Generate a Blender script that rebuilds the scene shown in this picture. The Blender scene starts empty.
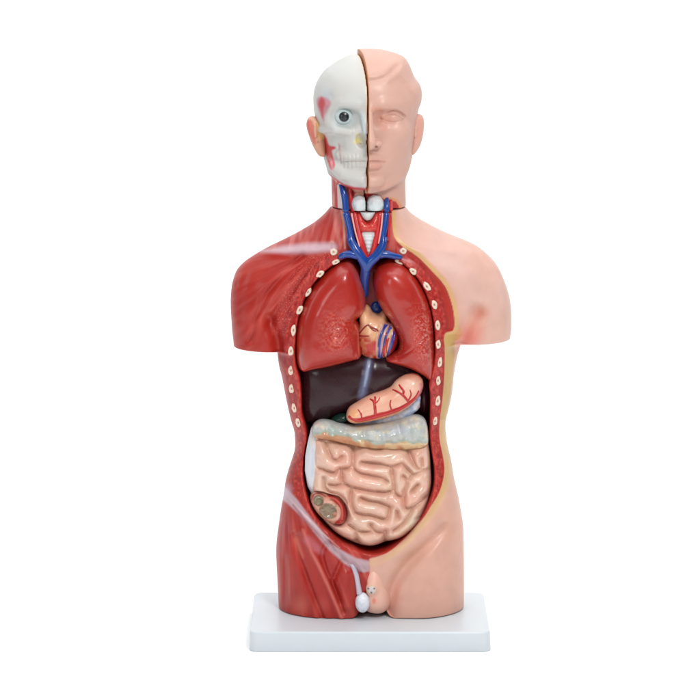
import bpy, math, random
import numpy as np
from mathutils import Vector
from mathutils.bvhtree import BVHTree

# ---------------------------------------------------------------- units
# modelling unit: 1.4 mm.  u to the right, v downwards, y away from the viewer.
S = 0.0014
FLOOR_V = 638.7
CAM_U, CAM_V, CAM_D = 350.0, -170.0, 3000.0
f32 = np.float32

def W(u, v, y):
    return Vector(((u - 350.0) * S, y * S, (FLOOR_V - v) * S))

def at(u, v, y):
    """a point measured in the photo, put at its real depth y"""
    k = (CAM_D + y) / CAM_D
    return (CAM_U + (u - CAM_U) * k, CAM_V + (v - CAM_V) * k)

def lin(c):
    c = np.asarray(c, float) / 255.0
    return np.where(c <= 0.04045, c / 12.92, ((c + 0.055) / 1.055) ** 2.4)

def smooth(a, b, x):
    t = np.clip((x - a) / (b - a), 0, 1)
    return t * t * (3 - 2 * t)

def spline(pts, n=6, closed=False):
    pts = [tuple(map(float, p)) for p in pts]
    m = len(pts); out = []
    rng = range(m) if closed else range(m - 1)
    for i in rng:
        p = []
        for k in (-1, 0, 1, 2):
            j = i + k
            p.append(pts[j % m] if closed else pts[min(max(j, 0), m - 1)])
        for s in range(n):
            t = s / n
            out.append(tuple(0.5 * (2 * b + (c - a) * t + (2 * a - 5 * b + 4 * c - d) * t * t + (3 * b - a - 3 * c + d) * t ** 3)
                             for a, b, c, d in zip(*p)))
    if not closed:
        out.append(pts[-1])
    return out

# ---------------------------------------------------------------- 2-D distances
def seg_dist(U, V, pts, closed=False):
    """distance to a polyline and the parameter (0..1) of the nearest point"""
    d = np.full(np.broadcast(U, V).shape, 1e9, f32); T = np.zeros_like(d)
    n = len(pts); m = n if closed else n - 1
    for i in range(m):
        ax, ay = pts[i][:2]; bx, by = pts[(i + 1) % n][:2]
        dx, dy = bx - ax, by - ay; L = dx * dx + dy * dy + 1e-9
        t = np.clip(((U - ax) * dx + (V - ay) * dy) / L, 0, 1)
        q = (U - ax - t * dx) ** 2 + (V - ay - t * dy) ** 2
        k = q < d
        d = np.where(k, q, d); T = np.where(k, (i + t) / m, T)
    return np.sqrt(d), T

def poly_sd(U, V, pts):
    """signed distance, positive inside"""
    d, _ = seg_dist(U, V, pts, True)
    ins = np.zeros(d.shape, bool); n = len(pts)
    for i in range(n):
        ax, ay = pts[i][:2]; bx, by = pts[(i + 1) % n][:2]
        if ay == by: continue
        c = ((ay > V) != (by > V)) & (U < (bx - ax) * (V - ay) / (by - ay) + ax)
        ins ^= c
    return np.where(ins, d, -d).astype(f32)

def blur(a, r, axes=(0, 1)):
    k = np.exp(-0.5 * (np.arange(-3 * r, 3 * r + 1) / r) ** 2); k /= k.sum()
    for ax in axes:
        p = [(0, 0)] * a.ndim; p[ax] = (3 * r, 3 * r)
        b = np.pad(a, p, mode='edge'); o = np.zeros_like(a)
        for i, w in enumerate(k):
            sl = [slice(None)] * a.ndim; sl[ax] = slice(i, i + a.shape[ax]); o = o + w * b[tuple(sl)]
        a = o
    return a

# ---------------------------------------------------------------- noise
def _h(ix, iy, iz, s):
    n = (ix * 374761393 + iy * 668265263 + iz * 2147483647 + s * 144665) & 0xffffffff
    n = ((n ^ (n >> 13)) * 1274126177) & 0xffffffff
    return ((n ^ (n >> 16)) & 0xffff) / 65535.0

def noise(x, y, z=0.0, s=0):
    x, y, z = np.broadcast_arrays(np.asarray(x, float), np.asarray(y, float), np.asarray(z, float))
    ix, iy, iz = np.floor(x).astype(np.int64), np.floor(y).astype(np.int64), np.floor(z).astype(np.int64)
    fx, fy, fz = x - ix, y - iy, z - iz
    fx, fy, fz = [a * a * (3 - 2 * a) for a in (fx, fy, fz)]
    r = 0
    for dx in (0, 1):
        for dy in (0, 1):
            for dz in (0, 1):
                w = (fx if dx else 1 - fx) * (fy if dy else 1 - fy) * (fz if dz else 1 - fz)
                r = r + w * _h(ix + dx, iy + dy, iz + dz, s)
    return r * 2 - 1

# ---------------------------------------------------------------- 3-D fields
class Grid:
    def __init__(s, u0, u1, v0, v1, y0, y1, h=1.0):
        s.h = h; s.o = (u0, v0, y0)
        s.U = np.arange(u0, u1 + h, h, dtype=f32)[:, None, None]
        s.V = np.arange(v0, v1 + h, h, dtype=f32)[None, :, None]
        s.Y = np.arange(y0, y1 + h, h, dtype=f32)[None, None, :]
        s.U2 = s.U[:, :, 0]; s.V2 = s.V[:, :, 0]

    def pillow(s, pts, yc, D, R, Db=None, soft=4):
        d = poly_sd(s.U2, s.V2, pts)
        r = max(1, int(round(soft / s.h)))
        b = blur(d, r)
        k = smooth(0.5, soft * 1.6, d)
        d = d * (1 - k) + b * k
        e = np.maximum(1 - d / R, 0)[:, :, None] if np.ndim(R) == 0 else np.maximum(1 - d[:, :, None] / R, 0)
        Db = D if Db is None else Db
        dy = s.Y - yc
        q = np.sqrt(e * e + np.where(dy < 0, dy / D, dy / Db) ** 2)
        m = min(float(np.min(R)), float(np.min(D)))
        return ((q - 1) * m).astype(f32)

    def ell(s, c, r, rot=0.0):
        """ellipsoid, rot turns it in the picture plane (degrees)"""
        a = math.radians(rot); du, dv = s.U - c[0], s.V - c[1]
        p = du * math.cos(a) + dv * math.sin(a); q = -du * math.sin(a) + dv * math.cos(a)
        k = np.sqrt((p / r[0]) ** 2 + (q / r[1]) ** 2 + ((s.Y - c[2]) / r[2]) ** 2)
        return ((k - 1) * min(r)).astype(f32)

    def tube(s, pts, rad):
        """chain of (u, v, y) points; rad a number or one per point"""
        n = len(pts); rad = [rad] * n if np.ndim(rad) == 0 else rad
        F = None
        for i in range(n - 1):
            a, b = pts[i], pts[i + 1]
            d = [b[k] - a[k] for k in range(3)]; L = sum(x * x for x in d) + 1e-9
            t = np.clip(((s.U - a[0]) * d[0] + (s.V - a[1]) * d[1] + (s.Y - a[2]) * d[2]) / L, 0, 1)
            q = np.sqrt((s.U - a[0] - t * d[0]) ** 2 + (s.V - a[1] - t * d[1]) ** 2 + (s.Y - a[2] - t * d[2]) ** 2) - (rad[i] + (rad[i + 1] - rad[i]) * t)
            F = q if F is None else np.minimum(F, q)
        return F.astype(f32)

def smin(a, b, k):
    h = np.clip(0.5 + 0.5 * (b - a) / k, 0, 1)
    return b + (a - b) * h - k * h * (1 - h)

def ssub(a, b, k):       # a minus b
    return -smin(-a, b, k)

def nets(F, g, relax=2):
    F = F.astype(f32).copy()
    F = np.broadcast_to(F, (g.U.shape[0], g.V.shape[1], g.Y.shape[2])).copy()
    for ax in range(3):
        for e in (0, -1):
            sl = [slice(None)] * 3; sl[ax] = e
            F[tuple(sl)] = np.maximum(F[tuple(sl)], 0.3)
    I = F < 0
    c = [I[a:I.shape[0] - 1 + a, b:I.shape[1] - 1 + b, d:I.shape[2] - 1 + d] for a in (0, 1) for b in (0, 1) for d in (0, 1)]
    anyi = np.logical_or.reduce(c); alli = np.logical_and.reduce(c)
    act = anyi & ~alli
    idx = np.argwhere(act); n = len(idx)
    vid = np.full(act.shape, -1, np.int32); vid[act] = np.arange(n)
    cs = [(a, b, d) for a in (0, 1) for b in (0, 1) for d in (0, 1)]
    val = np.stack([F[idx[:, 0] + a, idx[:, 1] + b, idx[:, 2] + d] for a, b, d in cs], 1)
    P = np.zeros((n, 3)); cnt = np.zeros(n)
    for i in range(8):
        for j in range(i + 1, 8):
            if sum(abs(cs[i][k] - cs[j][k]) for k in range(3)) != 1: continue
            a, b = val[:, i], val[:, j]; m = (a < 0) != (b < 0)
            t = np.where(m, a / np.where(m, a - b, 1), 0)
            p = np.array(cs[i])[None] + t[:, None] * (np.array(cs[j]) - np.array(cs[i]))[None]
            P += p * m[:, None]; cnt += m
    P = (idx + P / cnt[:, None]) * g.h + np.array(g.o)
    Q = []
    for ax in range(3):
        b, d = (ax + 1) % 3, (ax + 2) % 3
        s0 = [slice(None)] * 3; s1 = [slice(None)] * 3
        s0[ax] = slice(0, -1); s1[ax] = slice(1, None)
        A, B = I[tuple(s0)], I[tuple(s1)]
        e = np.argwhere(A != B)
        e = e[(e[:, b] > 0) & (e[:, d] > 0) & (e[:, b] < F.shape[b] - 1) & (e[:, d] < F.shape[d] - 1)]
        out = A[e[:, 0], e[:, 1], e[:, 2]]
        def g_(ob, od):
            k = e.copy(); k[:, b] += ob; k[:, d] += od
            return vid[k[:, 0], k[:, 1], k[:, 2]]
        q = np.stack([g_(-1, -1), g_(0, -1), g_(0, 0), g_(-1, 0)], 1)
        q[~out] = q[~out][:, ::-1]
        Q.append(q)
    Q = np.concatenate(Q)
    E = np.concatenate([Q[:, [0, 1]], Q[:, [1, 2]], Q[:, [2, 3]], Q[:, [3, 0]]])
    for _ in range(relax):
        a = np.concatenate([E[:, 0], E[:, 1]]); b = np.concatenate([E[:, 1], E[:, 0]])
        w = np.bincount(a, minlength=n)
        N = np.stack([np.bincount(a, weights=P[b, k], minlength=n) for k in range(3)], 1) / np.maximum(w, 1)[:, None]
        P = P * 0.5 + N * 0.5
    return P, Q

def vnormals(P, Q):
    n = np.cross(P[Q[:, 2]] - P[Q[:, 0]], P[Q[:, 3]] - P[Q[:, 1]])
    N = np.stack([sum(np.bincount(Q[:, c], weights=n[:, k], minlength=len(P)) for c in range(4)) for k in range(3)], 1)
    return N / (np.linalg.norm(N, axis=1, keepdims=True) + 1e-9)

# ---------------------------------------------------------------- paint
class Paint:
    def __init__(s, P, base):
        s.P = P; s.u, s.v, s.y = P[:, 0], P[:, 1], P[:, 2]
        # where each vertex sits in the frontal plane of the chest
        k = CAM_D / (CAM_D + s.y)
        s.u = CAM_U + (s.u - CAM_U) * k; s.v = CAM_V + (s.v - CAM_V) * k
        s.c = np.tile(lin(base), (len(P), 1)); s.a = np.zeros(len(P))
    def mix(s, m, col):
        s.c = s.c * (1 - m[:, None]) + lin(col)[None] * m[:, None]
    def poly(s, pts, col, soft=0.7, amt=1.0, where=None):
        m = smooth(-soft, soft, poly_sd(s.u, s.v, pts)) * amt
        if where is not None: m = m * where
        s.mix(m, col); return m
    def line(s, pts, w, col, soft=0.6, amt=1.0, where=None):
        d, T = seg_dist(s.u, s.v, pts)
        ww = np.interp(T, np.linspace(0, 1, len(w)), w) if np.ndim(w) else w
        m = (1 - smooth(ww - soft, ww + soft, d)) * amt * (ww > 0)
        if where is not None: m = m * where
        s.mix(m, col); return m
    def blob(s, c, r, col, rot=0, amt=1.0, hard=0.0, where=None):
        a = math.radians(rot); du, dv = s.u - c[0], s.v - c[1]
        p = du * math.cos(a) + dv * math.sin(a); q = -du * math.sin(a) + dv * math.cos(a)
        k = np.sqrt((p / r[0]) ** 2 + (q / r[1]) ** 2)
        m = (1 - smooth(hard, 1.0, k)) * amt
        if where is not None: m = m * where
        s.mix(m, col); return m

# ---------------------------------------------------------------- materials
def material(name, rough=0.35, bump=0.15, bscale=900, coat=0.3, var=0.06, col=None, spec=0.5, sss=0.0):
    m = bpy.data.materials.new(name); m.use_nodes = True
    nt = m.node_tree; N = nt.nodes; L = nt.links
    b = N['Principled BSDF']
    tc = N.new('ShaderNodeTexCoord')
    n1 = N.new('ShaderNodeTexNoise'); n1.inputs['Scale'].default_value = 38; n1.inputs['Detail'].default_value = 4
    L.new(tc.outputs['Object'], n1.inputs['Vector'])
    mr = N.new('ShaderNodeMapRange'); mr.inputs['To Min'].default_value = 1 - var; mr.inputs['To Max'].default_value = 1 + var
    mr.inputs['From Min'].default_value = 0.3; mr.inputs['From Max'].default_value = 0.7
    L.new(n1.outputs['Fac'], mr.inputs['Value'])
    hs = N.new('ShaderNodeVectorMath'); hs.operation = 'SCALE'
    L.new(mr.outputs['Result'], hs.inputs['Scale'])
    n2 = N.new('ShaderNodeTexNoise'); n2.inputs['Scale'].default_value = bscale; n2.inputs['Detail'].default_value = 3
    L.new(tc.outputs['Object'], n2.inputs['Vector'])
    bp = N.new('ShaderNodeBump'); bp.inputs['Strength'].default_value = bump; bp.inputs['Distance'].default_value = 0.0006
    if col is None:
        at_ = N.new('ShaderNodeAttribute'); at_.attribute_name = 'Col'
        vo = N.new('ShaderNodeTexVoronoi'); vo.inputs['Scale'].default_value = 420
        L.new(tc.outputs['Object'], vo.inputs['Vector'])
        dots = N.new('ShaderNodeMapRange'); dots.inputs['From Min'].default_value = 0.42; dots.inputs['From Max'].default_value = 0.12
        L.new(vo.outputs['Distance'], dots.inputs['Value'])
        mk = N.new('ShaderNodeMath'); mk.operation = 'MULTIPLY'
        L.new(dots.outputs['Result'], mk.inputs[0]); L.new(at_.outputs['Alpha'], mk.inputs[1])
        mx = N.new('ShaderNodeMix'); mx.data_type = 'RGBA'
        L.new(mk.outputs[0], mx.inputs[0]); L.new(at_.outputs['Color'], mx.inputs[6])
        mx.inputs[7].default_value = (*lin((232, 150, 132)), 1)
        L.new(mx.outputs[2], hs.inputs[0])
        ad = N.new('ShaderNodeMath'); ad.operation = 'MULTIPLY_ADD'; ad.inputs[1].default_value = 1.5
        L.new(mk.outputs[0], ad.inputs[0]); L.new(n2.outputs['Fac'], ad.inputs[2])
        L.new(ad.outputs[0], bp.inputs['Height'])
    else:
        rgb = N.new('ShaderNodeRGB'); rgb.outputs[0].default_value = (*lin(col), 1)
        L.new(rgb.outputs[0], hs.inputs[0]); L.new(n2.outputs['Fac'], bp.inputs['Height'])
    L.new(hs.outputs[0], b.inputs['Base Color']); L.new(bp.outputs['Normal'], b.inputs['Normal'])
    rr = N.new('ShaderNodeMapRange'); rr.inputs['To Min'].default_value = rough - 0.05; rr.inputs['To Max'].default_value = rough + 0.08
    L.new(n1.outputs['Fac'], rr.inputs['Value']); L.new(rr.outputs['Result'], b.inputs['Roughness'])
    b.inputs['Coat Weight'].default_value = coat; b.inputs['Coat Roughness'].default_value = 0.12
    b.inputs['Specular IOR Level'].default_value = spec
    if sss:
        b.inputs['Subsurface Weight'].default_value = sss; b.inputs['Subsurface Radius'].default_value = (0.006, 0.003, 0.002)
        b.inputs['Subsurface Scale'].default_value = 1.0
    return m

M_SHELL = material('painted_vinyl', rough=0.42, coat=0.08, bump=0.12, spec=.4)
M_SKIN = material('skin_vinyl', rough=0.47, coat=0.06, bump=0.08, var=0.02)
M_ORGAN = material('glossy_organ_paint', rough=0.30, coat=0.35, bump=0.18, bscale=500)
M_GUT = material('glossy_gut_paint', rough=0.26, coat=0.5, bump=0.10, bscale=400, var=0.04)
M_LIVER = material('glossy_liver_paint', rough=0.26, coat=0.12, bump=0.08, bscale=300, spec=.32)
M_BONE = material('bone_vinyl', rough=0.42, coat=0.12, bump=0.06, var=0.02)
M_BLUE = material('blue_vein_paint', rough=0.25, coat=0.4, col=(14, 62, 142), var=0.12)
M_RED = material('red_artery_paint', rough=0.3, coat=0.4, col=(178, 24, 26), var=0.1)
M_DKRED = material('dark_red_artery_paint', rough=0.3, coat=0.3, col=(140, 20, 26), var=0.1)
M_PLATE = material('base_plate_plastic', rough=0.38, coat=0.05, bump=0.04, col=(206, 215, 221), var=0.012)
M_EYE = material('eyeball_paint', rough=0.3, coat=0.2, bump=0.0)

# ---------------------------------------------------------------- object helpers
C = bpy.context.scene.collection
def link(name, me, mat, parent=None, label=None):
    o = bpy.data.objects.new(name, me); C.objects.link(o)
    me.materials.append(mat)
    if parent: o.parent = parent
    if label: o['label'] = label
    return o

BVH = {}
def mesh_from(name, P, Q, col, alpha, mat, parent, label=None, bvh=False):
    me = bpy.data.meshes.new(name)
    X = np.empty((len(P), 3)); X[:, 0] = (P[:, 0] - 350) * S; X[:, 1] = P[:, 2] * S; X[:, 2] = (FLOOR_V - P[:, 1]) * S
    me.vertices.add(len(P)); me.vertices.foreach_set('co', X.ravel())
    me.loops.add(Q.size); me.loops.foreach_set('vertex_index', Q.ravel().astype(np.int32))
    me.polygons.add(len(Q)); me.polygons.foreach_set('loop_start', np.arange(len(Q), dtype=np.int32) * Q.shape[1])
    me.polygons.foreach_set('loop_total', np.full(len(Q), Q.shape[1], np.int32))
    me.polygons.foreach_set('use_smooth', np.ones(len(Q), bool))
    me.update(calc_edges=True); me.validate()
    ca = me.color_attributes.new('Col', 'FLOAT_COLOR', 'POINT')
    ca.data.foreach_set('color', np.concatenate([col, alpha[:, None]], 1).astype(f32).ravel())
    if bvh:
        BVH[bvh] = BVHTree.FromPolygons([tuple(p) for p in P], Q.tolist())
    return link(name, me, mat, parent, label)

def surf(key, u, v, default=0.0):
    """depth of a built surface in front of (u, v)"""
    h = BVH[key].ray_cast(Vector((u, v, -200)), Vector((0, 0, 1)))
    return h[0][2] if h[0] is not None else default

def build(name, F, g, mat, parent, painter, relief=None, label=None, bvh=False, relax=2):
    P, Q = nets(F, g, relax)
    if relief is not None:
        N = vnormals(P, Q)
        w = smooth(0.1, 0.6, -N[:, 2])
        k = CAM_D / (CAM_D + P[:, 2])
        P[:, 2] -= relief(CAM_U + (P[:, 0] - CAM_U) * k, CAM_V + (P[:, 1] - CAM_V) * k, P[:, 2]) * w
    N = vnormals(P, Q)
    pt = Paint(P, (200, 200, 200)); pt.n = N
    painter(pt)
    return mesh_from(name, P, Q, np.clip(pt.c, 0, 1), np.clip(pt.a, 0, 1), mat, parent, label, bvh)

def tube_obj(name, paths, mat, parent, seg=10, label=None, flat=1.0, sm=5):
    """swept tubes; each path a list of (u, v, y, radius); one vessel with its branches"""
    vs, fs = [], []
    for path in paths:
        p = spline(path, sm); n0 = len(vs)
        for i, q in enumerate(p):
            a = Vector(p[max(i - 1, 0)][:3]); b = Vector(p[min(i + 1, len(p) - 1)][:3])
            t = (b - a).normalized(); up = Vector((0, 0, 1))
            s = t.cross(up); s = s.normalized() if s.length > 1e-4 else Vector((1, 0, 0)); w = s.cross(t).normalized()
            for k in range(seg):
                an = 2 * math.pi * k / seg
                d = s * math.cos(an) * q[3] + w * math.sin(an) * q[3] * flat
                vs.append(W(*(Vector(q[:3]) + d)))
        for i in range(len(p) - 1):
            for k in range(seg):
                a = n0 + i * seg + k; b = n0 + i * seg + (k + 1) % seg
                fs.append((a, b, b + seg, a + seg))
        for e, i in ((0, 0), (1, len(p) - 1)):
            q = p[i]; j = p[1] if e == 0 else p[-2]
            d = (Vector(q[:3]) - Vector(j[:3])).normalized() * q[3] * 0.8
            c = len(vs); vs.append(W(*(Vector(q[:3]) + d)))
            for k in range(seg):
                a = n0 + i * seg + k; b = n0 + i * seg + (k + 1) % seg
                fs.append((b, a, c) if e == 0 else (a, b, c))
    me = bpy.data.meshes.new(name); me.from_pydata(vs, [], fs)
    import bmesh
    bm = bmesh.new(); bm.from_mesh(me); bmesh.ops.recalc_face_normals(bm, faces=bm.faces); bm.to_mesh(me); bm.free()
    for p in me.polygons: p.use_smooth = True
    return link(name, me, mat, parent, label)

def on(key, pts, r, lift=0.3):
    """vessel points laid on a built surface"""
    n = len(pts); rr = [r] * n if np.ndim(r) == 0 else r
    out = []
    for (u, v), q in zip(pts, rr):
        y = surf(key, u, v)
        U, V = at(u, v, y)
        y = surf(key, U, V, y); out.append((U, V, y - q * lift, q))
    return out

# ================================================================ THE MODEL
root = bpy.data.objects.new('anatomical_model', None); C.objects.link(root)
root.location = (0, 0, 0)
root['label'] = 'armless torso and head anatomy model, half skin, half red muscle, on a pale plate'
root['category'] = 'anatomical model'

RED = (166, 37, 27); SKIN = (212, 162, 144); YEL = (222, 184, 118)

# ---------------------------------------------------------------- base plate
def base_plate():
    import bmesh
    bm = bmesh.new()
    cx, hw, y0, y1, r = 369.7, 119, -49, 106, 9
    ring = []
    for (x, y, a0) in ((cx + hw - r, y0 + r, -90), (cx + hw - r, y1 - r, 0), (cx - hw + r, y1 - r, 90), (cx - hw + r, y0 + r, 180)):
        for k in range(9):
            a = math.radians(a0 + k * 90 / 8); ring.append((x + r * math.cos(a), y + r * math.sin(a)))
    def inset(p, d):
        x, y = p; xx = min(max(x, cx - hw + r), cx + hw - r); yy = min(max(y, y0 + r), y1 - r)
        k = (r - d) / r
        return (xx + (x - xx) * k, yy + (y - yy) * k)
    levels = [(638.7, 0.8), (637.6, 0.0), (621.2, 0.6), (619.9, 1.0), (619.2, 1.8), (619.0, 2.9)]
    rows = [[bm.verts.new(W(*inset(p, d), 0)) for p in ring] for v, d in levels]
    for row, (v, d) in zip(rows, levels):
        for vert, p in zip(row, ring):
            q = inset(p, d); vert.co = W(q[0], v, q[1])
    n = len(ring)
    for a, b in zip(rows[:-1], rows[1:]):
        for i in range(n):
            bm.faces.new((a[i], a[(i + 1) % n], b[(i + 1) % n], b[i]))
    bm.faces.new(rows[-1]); bm.faces.new(rows[0][::-1])
    bmesh.ops.recalc_face_normals(bm, faces=bm.faces)
    me = bpy.data.meshes.new('base_plate'); bm.to_mesh(me); bm.free()
    for p in me.polygons: p.use_smooth = len(p.vertices) == 4
    return link('base_plate', me, M_PLATE, root, 'pale blue-grey rectangular plate with rounded corners')
base_plate()

# ---------------------------------------------------------------- torso shell
SIL_ARM = [(333, 150), (333, 195), (331, 206), (316.4, 221), (295, 234), (263, 250), (241, 265), (233, 280), (230.5, 301), (232, 330), (234, 352), (236, 420),
           (282, 420), (300, 440), (430, 440), (452, 420), (505, 420), (509, 350), (511.5, 327), (510.8, 305), (507, 288), (499, 269), (490, 257), (473, 244), (445, 232.5), (417, 217.5), (406, 207), (405, 195), (405, 150)]
SIL_TRUNK = [(320, 230), (295, 250), (281, 280), (276, 320), (278, 359), (282, 377), (286.4, 400), (291, 420), (294, 430), (295, 441), (294.3, 451), (289, 468), (285.7, 480),
             (283.6, 494), (281, 509), (278, 530), (276.3, 545), (276.4, 561), (277.6, 582), (278.6, 605), (279.5, 625), (281, 660),
             (462, 660), (463, 625), (464, 594), (464, 559), (463.4, 528), (461.4, 513), (458.6, 497), (454, 477), (451.4, 461), (447.4, 444), (445.7, 430), (445.9, 420), (448.6, 408.6),
             (452, 393), (454, 374), (457.5, 355), (461, 342), (463, 320), (458, 280), (440, 250), (415, 230)]
CAV = [(344, 260), (326, 271), (313, 285), (303.5, 303), (298, 322), (295.5, 345), (296, 365), (300, 380), (301.5, 400), (302, 415), (306, 430), (307, 442), (304.5, 457),
       (303.5, 480), (308.5, 501), (317, 517), (328, 530), (343, 542), (360, 550), (375, 553), (389, 548.5), (406, 537), (419, 521), (428, 505), (433.5, 489), (434.5, 473),
       (432, 455), (430, 440), (430, 424), (430.5, 410), (430.5, 398), (429.5, 384), (433.5, 366), (435, 348), (434, 325), (429, 302), (419, 281), (407, 268), (394, 260), (376, 256), (358, 257)]
YL = spline([(391.5, 195), (391.5, 205), (392, 218), (394, 236), (402, 246), (417, 256), (432, 271), (445, 286), (452.5, 306), (454.6, 323), (452.5, 331), (444.5, 334.5), (445, 354), (444, 383),
      (442, 404), (440, 420), (439.5, 438), (443, 456), (444.5, 468.6), (443, 481), (438.6, 494), (431.4, 505.7), (424.7, 516.5), (416, 526), (405, 538), (391, 550.5), (380, 556), (369.5, 558.5)], 3)
SKINP = YL + [(369.5, 700), (650, 700), (650, 100), (391.5, 100)]

def cc(pts, y=45): return [at(u, v, y) for u, v in pts]

g = Grid(222, 522, 200, 627, -14, 108, 1.0)
arm = g.pillow(spline(cc(SIL_ARM, 48), 4, True), 50.0, 40.0, 40.0, 38.0, soft=7)
cutv = np.where(g.U2 < 370, 354.5, 347.0)[:, :, None].astype(f32) + (g.Y - 20) * 0.0
arm = np.maximum(arm, g.V - cutv)
yf = np.interp(g.V, [200, 240, 280, 350, 430, 520, 625], [34, 44, 50, 51, 47, 51, 47]).astype(f32)
trunk = g.pillow(spline(cc(SIL_TRUNK, 47), 4, True), 47.0, yf, 52.0, 46.0, soft=8)
F = smin(arm, trunk, 6.0)
del arm, trunk
# neck column and its horizontal cut
F = np.maximum(F, 213.2 - g.V)
F = np.maximum(F, g.V - 618.6)
cav = g.pillow(spline(cc(CAV, 5), 4, True), 8.0, 500.0, 4.0, 64.0, soft=2)
F = ssub(F, cav, 4.0)
del cav
CLEFT = [(357, 700), (357, 640), (358, 606), (363, 594), (372, 589), (382, 593), (388, 606), (389, 640), (389, 700)]
cl = g.pillow(cc(CLEFT, 20), -20.0, 200.0, 12.0, 50.0, soft=4)
F = ssub(F, cl, 9.0)
del cl

def G(u, v, pts, sig):
    d, T = seg_dist(u, v, spline(pts, 3)); return np.exp(-(d / sig) ** 2)

def fibres(u, v, cx, cy, freq, s=1):
    """muscle fibres fanning out of a point"""
    a = np.arctan2(v - cy, u - cx); r = np.hypot(u - cx, v - cy)
    return noise(a * freq, r * 0.022, 0, s) * 0.65 + noise(a * freq * 2.3, r * 0.04, 0, s + 5) * 0.35

def torso_relief(u, v, y):
    inside = smooth(-1, 4, poly_sd(u, v, spline(CAV, 2, True)))
    right = smooth(-3, 4, poly_sd(u, v, SKINP))
    r = np.zeros_like(u)
    # skin side
    r += right * (2.0 * np.exp(-((u - 430) ** 2 / 900 + (v - 262) ** 2 / 500)) )
    r -= 7.0 * G(u, v, [(459, 352), (462, 336), (468, 322), (476, 312)], 9)
    r -= 2.5 * G(u, v, [(478, 306), (486, 290), (488, 278)], 12)
    r += 1.6 * G(u, v, [(398, 246), (430, 250), (470, 253)], 6) * right
    r -= 6.5 * G(u, v, [(389, 618), (391, 598), (397, 580), (410, 563), (426, 548), (444, 528)], 6)
    r += 2.2 * G(u, v, [(397, 555), (418, 540), (436, 520)], 6) * right
    r += 1.8 * G(u, v, [(425, 560), (428, 590), (430, 612)], 16) * right
    # muscle side
    L = 1 - right
    r -= 6.0 * G(u, v, [(279, 356), (277, 342), (272, 328), (268, 318)], 6)
    r += 2.2 * G(u, v, [(258, 251), (285, 252), (330, 249)], 4.5) * L
    r -= 2.6 * G(u, v, [(302, 256), (286, 272), (268, 294), (256, 318), (250, 340)], 3.5) * L
    r -= 1.4 * G(u, v, [(296, 272), (280, 300), (272, 322)], 3) * L
    r -= 1.2 * G(u, v, [(252, 262), (243, 285), (241, 320)], 4) * L
    r -= 1.6 * G(u, v, [(331, 214), (322, 232), (318, 246)], 3.5) * L
    r -= 1.3 * G(u, v, [(338, 214), (337, 232), (333, 246)], 2.5) * L
    sh = L * smooth(255, 262, v) * (1 - smooth(345, 352, v)) * (1 - inside)
    r += sh * 1.7 * fibres(u, v, 325, 245, 11.0, 3) * (u < 320)
    hip = L * smooth(505, 530, v)
    r += hip * 1.1 * fibres(u, v, 285, 440, 26.0, 9)
    r -= 3.2 * G(u, v, [(294, 535), (297, 552), (303, 568), (311, 590), (322, 618)], 3) * L
    r += 1.8 * G(u, v, [(303, 532), (312, 553), (320, 567), (329, 586), (337, 606), (342, 620)], 3.2) * L
    r -= 2.4 * G(u, v, [(326, 545), (322, 556), (326, 572), (335, 590), (343, 612)], 2.6) * L
    r -= 2.4 * G(u, v, [(341, 562), (336, 574), (333, 585), (340, 602)], 2.6) * L
    r += 2.6 * G(u, v, [(346, 574), (344, 590), (347, 606)], 5) * L
    r -= 3.0 * G(u, v, [(284, 560), (287, 580), (285, 600)], 5) * L * 0.6
    r -= 1.6 * G(u, v, [(284, 495), (296, 506), (312, 522), (330, 546), (345, 562), (360, 573)], 2.2) * L
    r += 1.6 * G(u, v, [(300, 512), (320, 531), (342, 551), (357, 562), (369, 566)], 3.5) * L
    r = np.where(L > .5, r * 1.25, r)
    # rib band: inner lip and step
    dI, _ = seg_dist(u, v, spline(CAV, 2, True)); band = (1 - inside) * (1 - smooth(9, 13, dI)) * smooth(250, 262, v) * (1 - smooth(430, 450, v))
    r -= 1.2 * band
    r += 1.0 * np.exp(-((dI - 1.5) / 1.8) ** 2) * (1 - inside)
    r -= right * 0.0
    # the red cut field beside the skin lies a step deeper
    d2, _ = seg_dist(u, v, YL)
    r -= 0.8 * smooth(0, 3, d2) * L * (u > 396) * (1 - inside) * (v > 240)
    return r * (1 - smooth(60, 70, y)) * np.where(inside > 0.95, 0.0, 1.0)

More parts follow.
